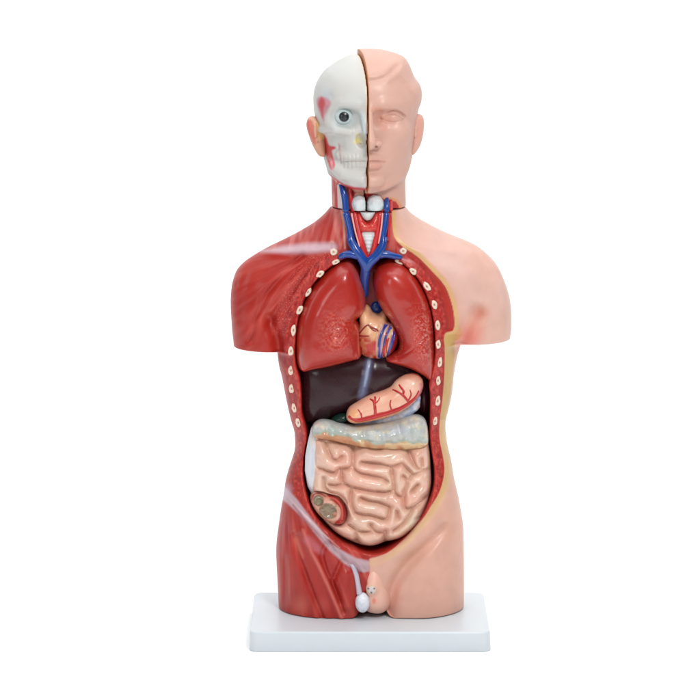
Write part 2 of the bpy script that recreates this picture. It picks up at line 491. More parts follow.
SOFT_CAV = spline(CAV, 3, True)
def torso_paint(p):
    u, v, y = p.u, p.v, p.y
    p.c[:] = lin(RED)
    n = fibres(u, v, 325, 245, 11.0, 3)
    m = smooth(256, 266, v) * (u < 330) * (v < 356)
    p.mix(np.clip(n, 0, 1) * 0.45 * m, (214, 104, 92))
    p.mix(np.clip(-n, 0, 1) * 0.55 * m, (142, 26, 24))
    n = fibres(u, v, 285, 440, 26.0, 9); m = smooth(500, 525, v) * (u < 369)
    p.mix(np.clip(n, 0, 1) * 0.5 * m, (214, 110, 98))
    p.mix(np.clip(-n, 0, 1) * 0.5 * m, (146, 30, 28))
    # neck muscles
    m = (v < 250)
    n = noise(u * 0.35 + v * 0.08, v * 0.04, 0, 12)
    p.mix(np.clip(n, 0, 1) * 0.5 * m, (222, 130, 118))
    p.mix(np.clip(-n, 0, 1) * 0.5 * m, (150, 30, 30))
    p.line([(336, 205), (336, 225), (340, 245)], [2, 2.5, 1.5], (206, 130, 122), 1.5, 0.5)
    p.line([(341, 205), (344, 225), (345, 248)], [1.5, 1.2, 0.8], (228, 176, 160), 1.0, 0.6)
    # clavicle tendon sheet
    p.line([(262, 251), (285, 249.5), (310, 248), (333, 247)], [0.5, 3.8, 5.0, 4.0], (196, 172, 182), 3.5, 0.8)
    # cavity lining and band
    dI = poly_sd(u, v, SOFT_CAV); sd = poly_sd(u, v, SKINP)
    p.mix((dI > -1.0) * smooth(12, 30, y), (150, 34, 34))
    band = smooth(-14, -11, dI) * (dI < 0) * (v > 250) * (v < 470)
    p.mix(band * 0.5, (168, 30, 30))
    p.mix(np.exp(-((dI + 1.5) / 1.5) ** 2) * 0.45 * (v > 360), (206, 62, 54))
    gr = smooth(-15, -11, dI) * (dI < -.5) * (v > 252) * (v < 545) * (y < 45) * (1 - smooth(-2, 0, sd))
    gn = noise(u * .55, v * .42, y * .3, 61)
    p.mix(np.clip(gn * 1.8 - .3, 0, 1) * .5 * gr, (206, 90, 76)); p.mix(np.clip(-gn * 1.8 - .2, 0, 1) * .6 * gr, (112, 16, 16))
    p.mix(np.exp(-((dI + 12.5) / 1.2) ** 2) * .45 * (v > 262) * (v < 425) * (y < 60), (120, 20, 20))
    # speckled rib cut on the muscle side
    st = smooth(-26, -20, dI) * (1 - smooth(-9, -6, dI)) * (u < 345) * (v > 252) * (v < 335) * (y < 40)
    p.a = np.maximum(p.a, st * 0.3)
    st = smooth(-7, -5, dI) * (dI < -2) * (u > 395) * (v > 262) * (v < 520) * (y < 40)
    p.a = np.maximum(p.a, st * 0.3)
    st = (u > 396) * (v > 255) * (v < 335) * (dI < -10) * smooth(-5, -8, sd) * (y < 60)
    nn = noise((u - v) * .5, (u + v) * .12, 0, 51); p.mix(np.clip(nn, 0, 1) * .5 * st, (206, 84, 72)); p.mix(np.clip(-nn, 0, 1) * .4 * st, (146, 26, 26))
    # tendon over the thigh
    p.poly([(284, 486), (296, 498), (310, 517), (326, 536), (330, 543), (341, 550), (356, 558), (369.5, 561), (369.5, 571), (364, 572.6), (357.4, 571), (343.7, 563), (330, 551), (318, 537), (304, 519), (290, 506), (281, 498)], (186, 158, 166), 1.4, 0.95)
    p.line([(290, 499), (306, 516), (322, 533), (340, 548)], [0.3, 0.6, 0.5, 0.0], (222, 196, 198), 0.9, 0.8)
    p.line([(293, 505), (306, 521), (318, 534), (330, 548)], [0.8, 1.0, 0.8, 0.0], (130, 50, 64), 1.0, 0.6)
    p.blob((286, 492), (9, 13), (200, 176, 192), 20, 0.6)
    p.line([(303, 530), (312, 553.6), (319, 566), (328, 585), (336.4, 605), (342, 619)], [1.2, 1.0, 1.4, 1.4, 1.4, 1.2], (216, 120, 108), 2.0, 0.7)  # pink highlight painted along the ridge of the thigh muscle
    p.line([(308, 540), (316, 548), (322, 552)], [4, 4, 2], (190, 112, 122), 3, 0.5)
    p.line([(296, 540), (303, 557)], [2.5, 1.0], (206, 100, 78), 2, 0.6)
    p.blob((300, 606), (14, 16), (206, 104, 88), 0, 0.55)
    p.blob((322, 606), (12, 14), (198, 84, 72), 0, 0.45)
    p.blob((286, 530), (7, 26), (150, 52, 66), 0, 0.4)
    # skin side
    p.mix(smooth(-0.6, 0.6, sd), SKIN)
    p.mix(smooth(520, 380, v) * smooth(4, 14, sd) * .5, (218, 180, 168)); p.mix(smooth(-.2, .9, noise(u * .02, v * .02, 0, 77)) * (sd > 6) * .35, (206, 176, 166))
    p.a *= (sd < 0)
    ds, _ = seg_dist(u, v, YL)
    w = np.interp(v, [150, 300, 326, 334, 345, 400, 420, 440, 460, 500, 525, 560], [3.6, 4, 4.4, 10, 10, 7, 6, 7, 5, 5, 5, 6])
    ym = smooth(-0.3, 0.5, sd) * (1 - smooth(w - 1.0, w + 1.0, ds)) * (y < 75)
    p.mix(ym * np.interp(v, [330, 345, 500, 530, 560], [0.95, 0.95, 0.8, 0.45, 0.25]), (206, 166, 112))
    p.mix(ym * (v > 334) * (v < 420) * 0.6, (180, 148, 78))
    p.mix(np.exp(-((ds - 5.5) / 2.2) ** 2) * 0.3 * (sd > 0) * (v > 430), (214, 190, 128))
    # blush in the armpit
    p.blob((469, 338), (19, 20), (206, 104, 92), 25, 0.75, 0.1, (sd > 4) * (y < 80) * 1.0)
    p.blob((480, 313), (15, 14), (186, 108, 84), 0, 0.75, 0.0, (y < 80) * 1.0)
    p.blob((475, 326), (17, 18), (208, 128, 108), 0, 0.6, 0.0, (sd > 4) * (y < 80) * 1.0)
    p.blob((395, 600), (12, 34), (206, 132, 116), 0, 0.45, 0.0)
    p.blob((410, 556), (34, 12), (208, 150, 118), -38, 0.45)
    p.blob((380, 562), (12, 9), (214, 160, 140), 0, 0.6)
    p.blob((436, 262), (60, 26), (224, 184, 176), 20, 0.5, 0, (sd > 5) * 1.0)

torso = build('torso', F, g, M_SHELL, root, torso_paint, torso_relief, 'limbless torso shell, red muscle on one side and bare skin on the other', bvh='torso')
del F

# ---------------------------------------------------------------- rib ends
def rib_end(u, v, ru, rv, rot, seed):
    y = surf('torso', *at(u, v, 10), 12); U, V = at(u, v, y)
    rnd = random.Random(seed); vs, fs, cols = [], [], []
    a0 = math.radians(rot); NS = 18
    rings = [(1.0, 1.6), (1.02, 0.2), (0.92, -1.0), (0.7, -1.4), (0.42, -1.4), (0.24, -0.9), (0.0, -0.7)]
    jit = [1 + rnd.uniform(-.16, .16) for _ in range(NS)]
    for (q, dz) in rings:
        for k in range(NS):
            a = 2 * math.pi * k / NS; j = (jit[k] + jit[k - 1]) / 2
            x, z = ru * q * math.cos(a) * j, rv * q * math.sin(a) * j
            vs.append(W(U + x * math.cos(a0) - z * math.sin(a0), V + x * math.sin(a0) + z * math.cos(a0), y + dz))
            c = (226, 208, 190) if q > .4 else ((196, 156, 132) if q > .2 else (140, 92, 76))
            s = rnd.uniform(.93, 1.03); cols.append([*(lin(c) * s), 0])
    for r in range(len(rings) - 1):
        for k in range(NS):
            a = r * NS + k; b = r * NS + (k + 1) % NS
            fs.append((a, b, b + NS, a + NS))
    me = bpy.data.meshes.new('rib_end'); me.from_pydata(vs, [], fs)
    ca = me.color_attributes.new('Col', 'FLOAT_COLOR', 'POINT'); ca.data.foreach_set('color', np.clip(np.array(cols), 0, 1).astype(f32).ravel())
    for p in me.polygons: p.use_smooth = True
    import bmesh
    bm = bmesh.new(); bm.from_mesh(me); bmesh.ops.recalc_face_normals(bm, faces=bm.faces); bm.to_mesh(me); bm.free()
    link('rib_end', me, M_BONE, torso)
RIBS = [(333.6, 252, 3.6, 3.6, 0), (335.7, 262, 4.4, 2.3, -25), (320, 274, 2.6, 4.6, 48), (308, 292, 2.7, 5.2, 30), (299.7, 310, 2.7, 5.3, 20), (293.5, 330, 2.5, 5.6, 8),
        (291, 351, 2.9, 5.0, 8), (291, 370.4, 3.1, 5.0, 5), (291.7, 388.6, 2.9, 4.8, 0), (294.3, 408, 2.7, 4.8, -14), (298.3, 422.6, 2.8, 4.4, -10),
        (403, 251, 3.6, 3.4, 0), (399.4, 261.8, 4.6, 2.5, 22), (413, 271.4, 4.4, 2.9, 38), (426.8, 286.4, 2.9, 5.2, -38), (434.3, 304.6, 2.7, 4.9, -20), (437.5, 325.4, 2.7, 5.0, -8),
        (438, 344.3, 2.6, 4.4, 0), (439.6, 362.4, 2.7, 5.1, 5), (438, 380.4, 2.6, 4.8, 0), (437.6, 400.7, 2.7, 5.1, 8), (435, 421, 2.6, 4.4, 10)]
for i, r in enumerate(RIBS):
    rib_end(*r, i)

# ---------------------------------------------------------------- lungs
def mk_lung(pts, yc, side):
    us = [p[0] for p in pts]; vsx = [p[1] for p in pts]
    g = Grid(min(us) - 5, max(us) + 5, min(vsx) - 5, max(vsx) + 8, -18, 62, 0.8)
    F = g.pillow(spline(cc(pts, 10), 5, True), yc, 31.0, 19.0, 26.0, soft=4) - (1.6 if side > 0 else 1.4)
    def relief(u, v, y):
        r = 0.25 * noise(u * 0.12, v * 0.12, 0, 4)
        if side < 0:
            r += 0.8 * G(u, v, [(357, 319), (352, 324), (356, 330), (358, 356)], 1.5)
            r -= 1.4 * G(u, v, [(360, 317), (352, 321), (347, 322)], 1.6)
            r += 1.1 * G(u, v, [(300, 370), (330, 364.5), (358, 356.5)], 2.2)
            rr = np.hypot((u - 337) / 1.0, (v - 335) / 1.15)
            r += 0.8 * np.cos(rr * 1.5) * np.exp(-(rr / 10) ** 2)
            r += 0.5 * noise(u * .5, v * .5, 0, 31) * np.exp(-((u - 337) / 13) ** 2 - ((v - 332) / 18) ** 2)
        else:
            r += 1.1 * G(u, v, [(392, 361), (410, 367), (430, 375)], 2.4)
            r += 0.55 * noise(u * .5, v * .45, 0, 33) * np.exp(-((u - 422) / 12) ** 2 - ((v - 335) / 30) ** 2)
            r -= 0.7 * G(u, v, [(398, 358), (412, 350), (426, 336)], 1.2)
        return r
    def paint(p):
        u, v = p.u, p.v
        p.c[:] = lin((166, 36, 26))
        n = noise(u * .06, v * .05, 0, 7); p.mix(np.clip(n, 0, 1) * .35, (196, 62, 50)); p.mix(np.clip(-n, 0, 1) * .3, (160, 32, 30))
        n2 = noise(u * .7, v * .6, 0, 8)
        if side < 0:
            m = np.exp(-((u - 337) / 12) ** 2 - ((v - 332) / 16) ** 2)
            p.mix(np.clip(n2 * 1.6 - .2, 0, 1) * m * .7, (222, 120, 96))
            p.line([(355, 325), (358, 332), (359, 356)], 0.8, (226, 112, 96), .8, .7)
            p.line([(304, 370.5), (330, 365), (358, 357.5)], 0.7, (206, 76, 60), 1, .7)
            p.line([(348, 262), (358, 275), (363, 298), (362, 314)], [2, 3, 3, 1.5], (206, 110, 108), 2.5, .35)  # pinkish sheen painted along the upper inner edge
            p.a = np.maximum(p.a, m * .45)
        else:
            m = np.exp(-((u - 424) / 10) ** 2 - ((v - 335) / 26) ** 2)
            p.mix(np.clip(n2 * 1.6 - .1, 0, 1) * m * .6, (222, 136, 126))
            p.a = np.maximum(p.a, m * .5)
            p.a = np.maximum(p.a, .7 * np.exp(-(seg_dist(u, v, [(388, 312), (395, 324), (402, 336), (402, 348), (396, 356)])[0] / 2.2) ** 2))
            p.line([(398, 359), (412, 351), (427, 336)], .5, (150, 30, 30), .8, .6)
    return build('lung', F, g, M_ORGAN, root, paint, relief, 'red lung with a straight notched inner edge beside the muscle side' if side < 0 else 'red lung curving round the heart beside the skin side',
                 bvh='lungL' if side < 0 else 'lungR')
mk_lung([(350.4, 262), (357, 270), (361, 282), (364, 298.6), (364.3, 310), (360, 317), (355.5, 321), (358.5, 328), (359.5, 340), (360, 357), (350, 361.5), (330, 366.5), (312, 370), (303, 371.8), (298, 364), (296.5, 342), (299, 320), (307, 298), (319, 280), (332, 267.5), (341, 262)], 24.0, -1)
mk_lung([(384.4, 264.6), (391, 262), (400, 263.5), (411, 271), (420, 283), (427.5, 298), (432.5, 318), (434, 345), (434, 364), (431, 380), (424, 376), (412, 369.5), (398, 365), (388, 361.7), (389, 358), (398, 353), (400.5, 343), (397, 332.6), (390.5, 320.4), (382, 308), (377, 296), (374.2, 281.6), (377, 270)], 24.0, 1)

# ---------------------------------------------------------------- mediastinum: muscle wall behind the great vessels
g = Grid(348, 398, 250, 330, 14, 66, 1.0)
F = g.pillow(spline(cc([(356, 256), (384, 256), (392, 275), (392, 322), (352, 322), (352, 275)], 30), 4, True), 50.0, 20.0, 16.0, soft=4)
def pmed(p):
    p.c[:] = lin((112, 14, 22)); p.line([(374, 266), (372, 300)], 2.5, (176, 34, 42), 2, .6)
build('mediastinum', F, g, M_LIVER, root, pmed)

# ---------------------------------------------------------------- heart
g = Grid(354, 404, 300, 366, -8, 52, 0.7)
hp = [(366, 307), (362, 313), (359, 322), (356, 335), (356, 347), (361, 356), (369, 360), (378, 361), (388, 358.5), (396, 351), (399, 341), (396, 331), (389, 323), (386.5, 315), (383, 313), (379, 316), (373, 314), (370, 309)]
F = g.pillow(spline(cc(hp, 12), 5, True), 28.0, 24.0, 17.0, soft=4)
F = smin(F, g.ell((*at(387, 341, 8), 17), (11, 17, 15), 14), 2.0)
F = smin(F, g.ell((*at(365.5, 321, 8), 16), (6, 9, 9), -10), 2.5)
def heart_relief(u, v, y):
    r = 1.3 * G(u, v, [(380, 326), (376, 340), (377, 356)], 1.2) * -1
    for k in range(5):
        r += 0.9 * G(u, v, [(384 + k * 2.2, 324 + k * .8), (380 + k * 3.2, 338), (379 + k * 2.6, 356 - k)], 1.0)
    return r
def heart_paint(p):
    u, v = p.u, p.v
    p.c[:] = lin((220, 168, 130))
    p.mix(smooth(332, 343, v + (u - 368) * -.25), (176, 34, 26))
    n = noise(u * .35, v * .35, 0, 2); p.mix(np.clip(n, 0, 1) * .4, (232, 204, 150))
    rg = smooth(-1, 1, poly_sd(u, v, spline([(382, 324), (378, 333), (376, 345), (377, 359), (386, 360), (396, 352), (400, 340), (396, 329), (389, 323)], 3, True)))
    p.mix(rg, (196, 150, 136))
    p.mix(rg * smooth(389, 394, u - (v - 340) * -.15), (150, 30, 40))
    p.line([(385, 325), (380, 338), (379, 357)], 1.1, (40, 60, 150), .7, where=rg)
    p.line([(390, 326), (385, 338), (383, 350), (381, 358)], .9, (54, 66, 150), .6, where=rg)
    p.line([(387, 340), (385, 348), (384, 356)], 1.0, (196, 40, 40), .6, where=rg)
    p.line([(394, 332), (391, 344), (387, 356)], 1.0, (56, 62, 150), .7, where=rg)
    p.line([(392, 330), (388, 343), (385.5, 357)], .7, (222, 180, 130), .6, where=rg)
heart = build('heart', F, g, M_ORGAN, root, heart_paint, heart_relief, 'small cream and red heart wrapped in fine vessels', bvh='heart')
tube_obj('coronary_artery', [on('heart', [(359, 334), (364, 328), (368, 325), (371, 327), (376, 329), (378, 331)], .75), on('heart', [(370, 327), (373, 330), (376, 331)], .6), on('heart', [(359.5, 335.5), (364, 336), (369, 336)], .6)], M_DKRED, heart)
tube_obj('coronary_vein', [on('heart', [(387, 324), (382, 332), (379, 343), (378.5, 357)], [.9, 1.1, 1.1, .7]), on('heart', [(391, 327), (386, 337), (384, 347), (382, 358)], .8), on('heart', [(395, 334), (392, 345), (388, 355)], .8)], M_BLUE, heart)
tube_obj('coronary_artery', [on('heart', [(386, 333), (386, 342), (383, 350), (384, 357)], .8), on('heart', [(389, 338), (387, 346), (386.5, 353)], .6)], M_RED, heart)

def ball(name, c, r, mat, parent, col=None, label=None, h=0.6, paint=None, rot=0):
    g = Grid(c[0] - r[0] - 2, c[0] + r[0] + 2, c[1] - r[1] - 2, c[1] + r[1] + 2, c[2] - r[2] - 2, c[2] + r[2] + 2, h)
    def pp(p):
        if col: p.c[:] = lin(col)
        if paint: paint(p)
    return build(name, g.ell(c, r, rot), g, mat, parent, pp, label=label)
ball('pulmonary_artery', (*at(376, 308, 30), 36), (7.5, 9, 9), M_BLUE, root)

# ---------------------------------------------------------------- liver
LIV = [(298, 360), (318, 352), (345, 350), (372, 350), (400, 352), (424, 366), (428, 378), (420, 386), (406, 392), (396, 398), (384, 406), (368, 412), (348, 416), (334, 421), (318, 424), (305, 424), (300, 410), (298, 385)]
g = Grid(292, 434, 344, 430, 0, 66, 0.9)
F = g.pillow(spline(cc(LIV, 25), 5, True), 40.0, 26.0, 26.0, soft=5)
def liver_relief(u, v, y):
    return 1.8 * G(u, v, [(370, 360), (367, 374), (363, 398)], 4.0) + 1.2 * G(u, v, [(352, 400), (366, 393), (380, 395), (396, 386)], 4) + .3 * noise(u * .08, v * .08)
def liver_paint(p):
    p.c[:] = lin((46, 20, 25))
    n = noise(p.u * .05, p.v * .02, 0, 3); p.mix(np.clip(n, 0, 1) * .35, (66, 38, 44))
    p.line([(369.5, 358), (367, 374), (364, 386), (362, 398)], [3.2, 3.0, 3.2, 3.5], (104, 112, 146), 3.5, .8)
    p.line([(369.5, 358), (367, 374), (364.5, 386)], [1.2, 1.2, .6], (168, 182, 210), 1.6, .7)  # highlight painted down the middle of the falciform ligament
    p.blob((364, 402), (10, 8), (110, 66, 80), 0, .5)
liver = build('liver', F, g, M_LIVER, root, liver_paint, liver_relief, 'glossy dark brown liver with a pale blue stripe and painted highlight', bvh='liver')
ball('gallbladder', (*at(341, 419.5, 15), 20), (10, 5, 8), M_LIVER, root, (14, 44, 36), rot=-12)
# spleen, just seen behind the stomach
ball('spleen', (*at(424, 398, 30), 44), (9, 20, 12), M_LIVER, root, (66, 22, 34), h=1.0)

# ---------------------------------------------------------------- stomach
STO = [(347.5, 415), (350.5, 409), (359, 403.6), (370, 397.5), (383, 393), (391.4, 389), (397, 382.5), (406, 377), (415.8, 376), (421.5, 381), (422, 389.4), (417, 399), (405.5, 409), (392, 416), (378.6, 419.8), (365.7, 422.4), (354, 423.6), (348, 420.5)]
g = Grid(341, 429, 370, 431, -12, 38, 0.7)
F = g.pillow(spline(cc(STO, 4), 5, True), 12.0, 14.0, 13.0, soft=2) - 1.2
def sto_paint(p):
    u, v = p.u, p.v
    p.c[:] = lin((226, 168, 142))
    n = noise(u * .1, v * .12, 0, 3); p.mix(np.clip(n, 0, 1) * .6, (234, 196, 170)); p.mix(np.clip(-n, 0, 1) * .3, (214, 132, 112))
    p.blob((354, 414), (9, 8), (232, 168, 110), 0, .8)
    p.blob((410, 386), (12, 10), (236, 200, 184), 0, .6)
    p.line([(350, 420.5), (358, 422), (368, 420), (382, 417), (395, 413), (405, 408), (414, 402)], 1.6, (234, 150, 100), .8, .9)
    p.line([(416, 400), (421, 390), (421, 384)], [1, 1.6, 1.4], (206, 110, 130), .8, .7)
stomach = build('stomach', F, g, M_GUT, root, sto_paint, lambda u, v, y: .35 * noise(u * .15, v * .15, 0, 5), 'peach stomach crossed by red arteries', bvh='stomach')
tube_obj('stomach_artery', [on('stomach', [(349, 416.5), (356.7, 420), (368, 418), (381, 414.5), (394, 410.6), (404, 406), (413, 399.5), (418.5, 391)], [1.5, 2.0, 2.4, 2.5, 2.4, 2.1, 1.7, 1.0]),
    on('stomach', [(375.3, 415), (375, 408), (374, 402), (370, 398.6)], [1.6, 1.4, 1.3, .8]), on('stomach', [(374, 403), (375.2, 399), (374.8, 396)], [1.3, 1.1, .8]),
    on('stomach', [(409, 402.5), (405.5, 398), (402, 394.5), (397, 391.5), (392.5, 389.4)], [1.3, 1.2, 1.1, 1.0, .7]), on('stomach', [(403, 395), (403.5, 391), (401, 387.5), (399, 384.5)], [1.1, 1.1, 1.0, .7]),
    on('stomach', [(386, 413.5), (386.5, 418)], [.9, .6]), on('stomach', [(362, 420), (361, 414), (358, 409.5)], [1.0, .8, .5]), on('stomach', [(374.2, 404), (378, 401), (380, 397.5)], [.9, .7, .5]), on('stomach', [(392, 411), (390, 405), (391, 400)], [1.0, .8, .5]), on('stomach', [(408, 401), (411, 395), (410, 390)], [.9, .8, .5])], M_RED, stomach, flat=.6)

# duodenum and pancreas under the stomach
g = Grid(350, 428, 386, 434, 0, 42, 0.8)
F = g.tube([(*at(u, v, 18), 20) for u, v in [(358, 422), (372, 424), (388, 419), (403, 413), (413, 406), (416, 398)]], [4, 6, 7.5, 7.5, 7, 5])
F = F + .7 * noise(g.U * .3, g.V * .3, g.Y * .3, 6)
def pan_paint(p):
    p.c[:] = lin((196, 204, 216)); n = noise(p.u * .25, p.v * .25, 0, 3)
    p.mix(np.clip(n, 0, 1) * .7, (120, 148, 196)); p.mix(np.clip(-n * 1.5, 0, 1) * .5, (214, 196, 196))
build('duodenum', F, g, M_GUT, root, pan_paint)

# ---------------------------------------------------------------- large intestine
COL = [(311.5, 432), (313.5, 425.5), (320, 421.5), (330, 422), (343, 425.5), (357, 426.5), (370, 425.5), (391.7, 423), (405, 419), (416, 416.5), (423.5, 419), (427, 425), (428.5, 436), (428, 446), (421, 449.5), (408, 451), (396, 451.5), (382, 451), (370, 450), (356, 447.5), (343, 444.8), (329, 441.5), (317, 440), (312.5, 437.5)]
g = Grid(306, 434, 411, 456, -14, 42, 0.75)
F = g.pillow(spline(cc(COL, 4), 5, True), 14.0, 19.0, 12.0, soft=3)
def col_relief(u, v, y):
    r = 0
    for k, (x, s) in enumerate([(328, 3), (346, 3), (365, 3.2), (384, 3), (400, 3), (414, 2.6)]):
        r = r - 2.0 * np.exp(-((u - x - (v - 434) * .15) / s) ** 2)
    vl = np.interp(u, [312, 328, 345, 370, 396, 428], [434, 435, 439, 444, 446, 443.5])
    r = r - 1.3 * np.exp(-((v - vl + 2) / 1.6) ** 2) + 1.6 * noise(u * .1, v * .14, 0, 9) + .5 * noise(u * .3, v * .3, 0, 19)
    return r
def col_paint(p):
    u, v = p.u, p.v
    vl = np.interp(u, [312, 328, 345, 370, 396, 428], [433, 434, 438, 443, 445, 442.5]) + 2.4 * noise(u * .16, 0, 0, 66)
    p.c[:] = lin((184, 188, 184))
    n = noise(u * .09, v * .16, 0, 3); p.mix(np.clip(n * 1.5, 0, 1) * .5, (182, 182, 178)); p.mix(np.clip(-n * 1.5, 0, 1) * .4, (150, 166, 160))
    n = noise(u * .14, v * .2, 0, 13); p.mix(np.clip(n * 1.5, 0, 1) * .15, (156, 170, 188)); n = noise(u * .22, v * .22, 0, 43); p.mix(np.clip(n * 2 - .5, 0, 1) * .6, (206, 196, 166)); p.mix(np.clip(-n * 2 - .5, 0, 1) * .5, (158, 158, 152))
    p.blob((334, 430), (12, 6), (150, 172, 160), 0, .6); p.blob((358, 432), (10, 5), (196, 192, 164), 0, .5); p.blob((400, 430), (14, 8), (182, 188, 200), 0, .6)
    p.mix(smooth(-5, -1, v - vl) * .7, (150, 164, 146))
    p.mix(smooth(-1.5, 1.0, v - vl), (190, 136, 98))
    n = noise(u * .16, v * .1, 0, 17); p.mix(smooth(-1.5, 1.0, v - vl) * np.clip(n * 2, 0, 1) * .7, (216, 196, 150))
    p.blob((318, 424), (6, 6), (226, 196, 184), 0, .6)
build('large_intestine', F, g, M_GUT, root, col_paint, col_relief, 'grey-green transverse colon with a tan lower edge', bvh='colon')
g = Grid(298, 326, 428, 506, -6, 44, 0.75)
F = g.tube([(*at(u, v, 6), 15) for u, v in [(317, 432), (314.5, 445), (312.5, 458), (312, 472), (314, 486), (318, 498)]], [6.5, 7.2, 7.4, 7.4, 7, 5])
def asc_paint(p):
    p.c[:] = lin((204, 206, 212)); p.line([(319, 436), (318, 460), (319, 490)], 2.2, (222, 186, 166), 2, .7)
    p.blob((313, 440), (6, 9), (210, 196, 184), 0, .7); p.line([(313, 450), (312, 476)], 1.2, (178, 190, 208), 1.5, .6)
build('ascending_colon', F, g, M_GUT, root, asc_paint, lambda u, v, y: .5 * noise(u * .2, v * .12, 0, 2))

# ---------------------------------------------------------------- small intestine
def z7(x, y): return (280 + x / 4.118, 400 + y / 4.118)
MASS = [(318, 440), (345, 446), (372, 449), (400, 449), (423, 447.5), (427, 453), (428.5, 473), (429, 487), (425.7, 504), (417, 525), (402, 538), (386, 543), (370, 547), (354, 543.5), (337, 534), (324.5, 521.4), (316, 508), (313, 490), (314, 470), (315, 450)]
g = Grid(306, 435, 434, 553, -24, 56, 0.75)
BM = g.pillow(spline(cc(MASS, 5), 5, True), 24.0, 26.0, 20.0, soft=5)
FOLDS = [
    [(328, 451.7), (332, 459), (337.5, 461), (342, 458)],
    [(318, 470), (321.7, 470.7), (327.3, 472), (334.7, 473.5), (338, 471)],
    [(353.6, 449), (353.3, 456.4), (352.8, 464.7), (351.4, 467.5), (345, 469.4), (340, 469.4)],
    [(362, 463), (372, 464.2), (380, 465), (392, 467), (402, 464)],
    [(352.5, 466), (354, 469.4), (360.7, 474), (370, 475.9), (382, 478.5), (387, 482)],
    [(341, 470), (342, 478.6), (344, 484), (353.3, 488), (366, 490.3), (380, 492.5), (391, 492), (394, 490)],
    [(329, 485.6), (335.6, 486.5), (344, 485)],
    [(323.6, 479), (324.5, 488), (329, 492.6), (335.6, 494.4)],
    [(351.4, 489), (350.5, 499), (350.7, 504), (355, 512.3)],
    [(391.5, 467), (392.5, 477), (394, 487), (394, 492), (398, 496), (403, 499), (404.8, 508), (410, 509), (416.4, 507), (426, 501)],
    [(402, 464), (408, 470), (413, 475), (417, 475), (425, 472.5), (431, 473.5)],
    [(408, 448), (409, 453), (413, 463), (418, 470), (425, 472)],
    [(403.5, 476.5), (407, 481.5), (407, 486), (404.5, 492), (404, 500)],
    [(413, 475), (409, 481)],
    [(422, 461), (423, 469)],
    [(361.4, 498.4), (368.9, 501), (380, 503), (388.6, 507.3), (389.5, 510), (388.6, 516.6), (385.8, 519.8), (379.3, 518.4), (370, 515.6), (361.4, 514.4), (355, 512.5)],
    [(344, 524), (350.3, 526), (356.8, 530.9), (363.3, 532.7), (372, 532.5)],
    [(370.7, 525), (374, 531), (382, 533.3), (386, 532), (384.5, 536), (386, 546)],
    [(345, 505), (348, 516), (345, 524)],
    [(394, 531), (402, 526), (409, 518), (413, 509)], [(397, 512), (398, 519)], [(330, 519), (338, 523), (344, 524)], [(335.6, 494.4), (342, 498), (347, 504)], [(356, 533), (357, 545)], [(327, 449), (326, 445)],
    [(418, 486), (412, 492)],
]
def at0(P): return [at(u, v, -2) for u, v in P]
def folds(u, v, sub=3):
    d = None
    for c in FOLDS:
        q, _ = seg_dist(u, v, spline(at0(c), sub)); d = q if d is None else np.minimum(d, q)
    return d
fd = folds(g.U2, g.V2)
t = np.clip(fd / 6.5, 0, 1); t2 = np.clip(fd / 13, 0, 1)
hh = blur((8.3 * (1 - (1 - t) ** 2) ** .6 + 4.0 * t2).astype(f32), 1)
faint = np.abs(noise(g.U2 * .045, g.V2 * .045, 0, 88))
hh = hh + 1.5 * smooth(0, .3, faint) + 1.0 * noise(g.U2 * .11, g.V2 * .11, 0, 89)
dome = 3.0 * np.clip(1 - ((g.U2 - 371) / 62) ** 2 - ((g.V2 - 494) / 60) ** 2, 0, 1)
F = g.pillow(spline(cc(MASS, 2), 5, True), 24.0, (12.0 + hh + dome)[:, :, None], 16.0, 22.0, soft=3) - 2.6
CAEG = [(309, 499), (312, 491), (321, 490.5), (330, 493), (340, 496), (347, 505), (349, 516), (345, 526), (335, 527), (327, 525), (318, 520), (310, 510)]
F = ssub(F, g.pillow(spline(cc(CAEG, 2), 4, True), -10, 200.0, 6.0, 22.0, soft=1), 1.5)
def si_paint(p):
    u, v = p.u, p.v
    p.c[:] = lin((220, 177, 158))
    n = noise(u * .07, v * .07, 0, 3); p.mix(np.clip(n, 0, 1) * .5, (230, 198, 174)); p.mix(np.clip(-n, 0, 1) * .45, (230, 168, 148))
    n = noise(u * .16, v * .16, p.y * .16, 23); p.mix(np.clip(n * 1.4, 0, 1) * .3, (206, 176, 150))
    # darker colour along the folds
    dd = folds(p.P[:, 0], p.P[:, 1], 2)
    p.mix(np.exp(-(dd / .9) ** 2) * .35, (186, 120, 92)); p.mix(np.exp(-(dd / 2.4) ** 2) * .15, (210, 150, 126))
    p.blob((414, 522), (16, 11), (212, 206, 180), -50, .7); p.blob((322, 480), (6, 20), (226, 200, 186), 0, .5)
build('small_intestine', F, g, M_GUT, root, si_paint, lambda u, v, y: .4 * noise(u * .15, v * .15, 0, 2), 'peach coils of small intestine', bvh='gut', relax=1)

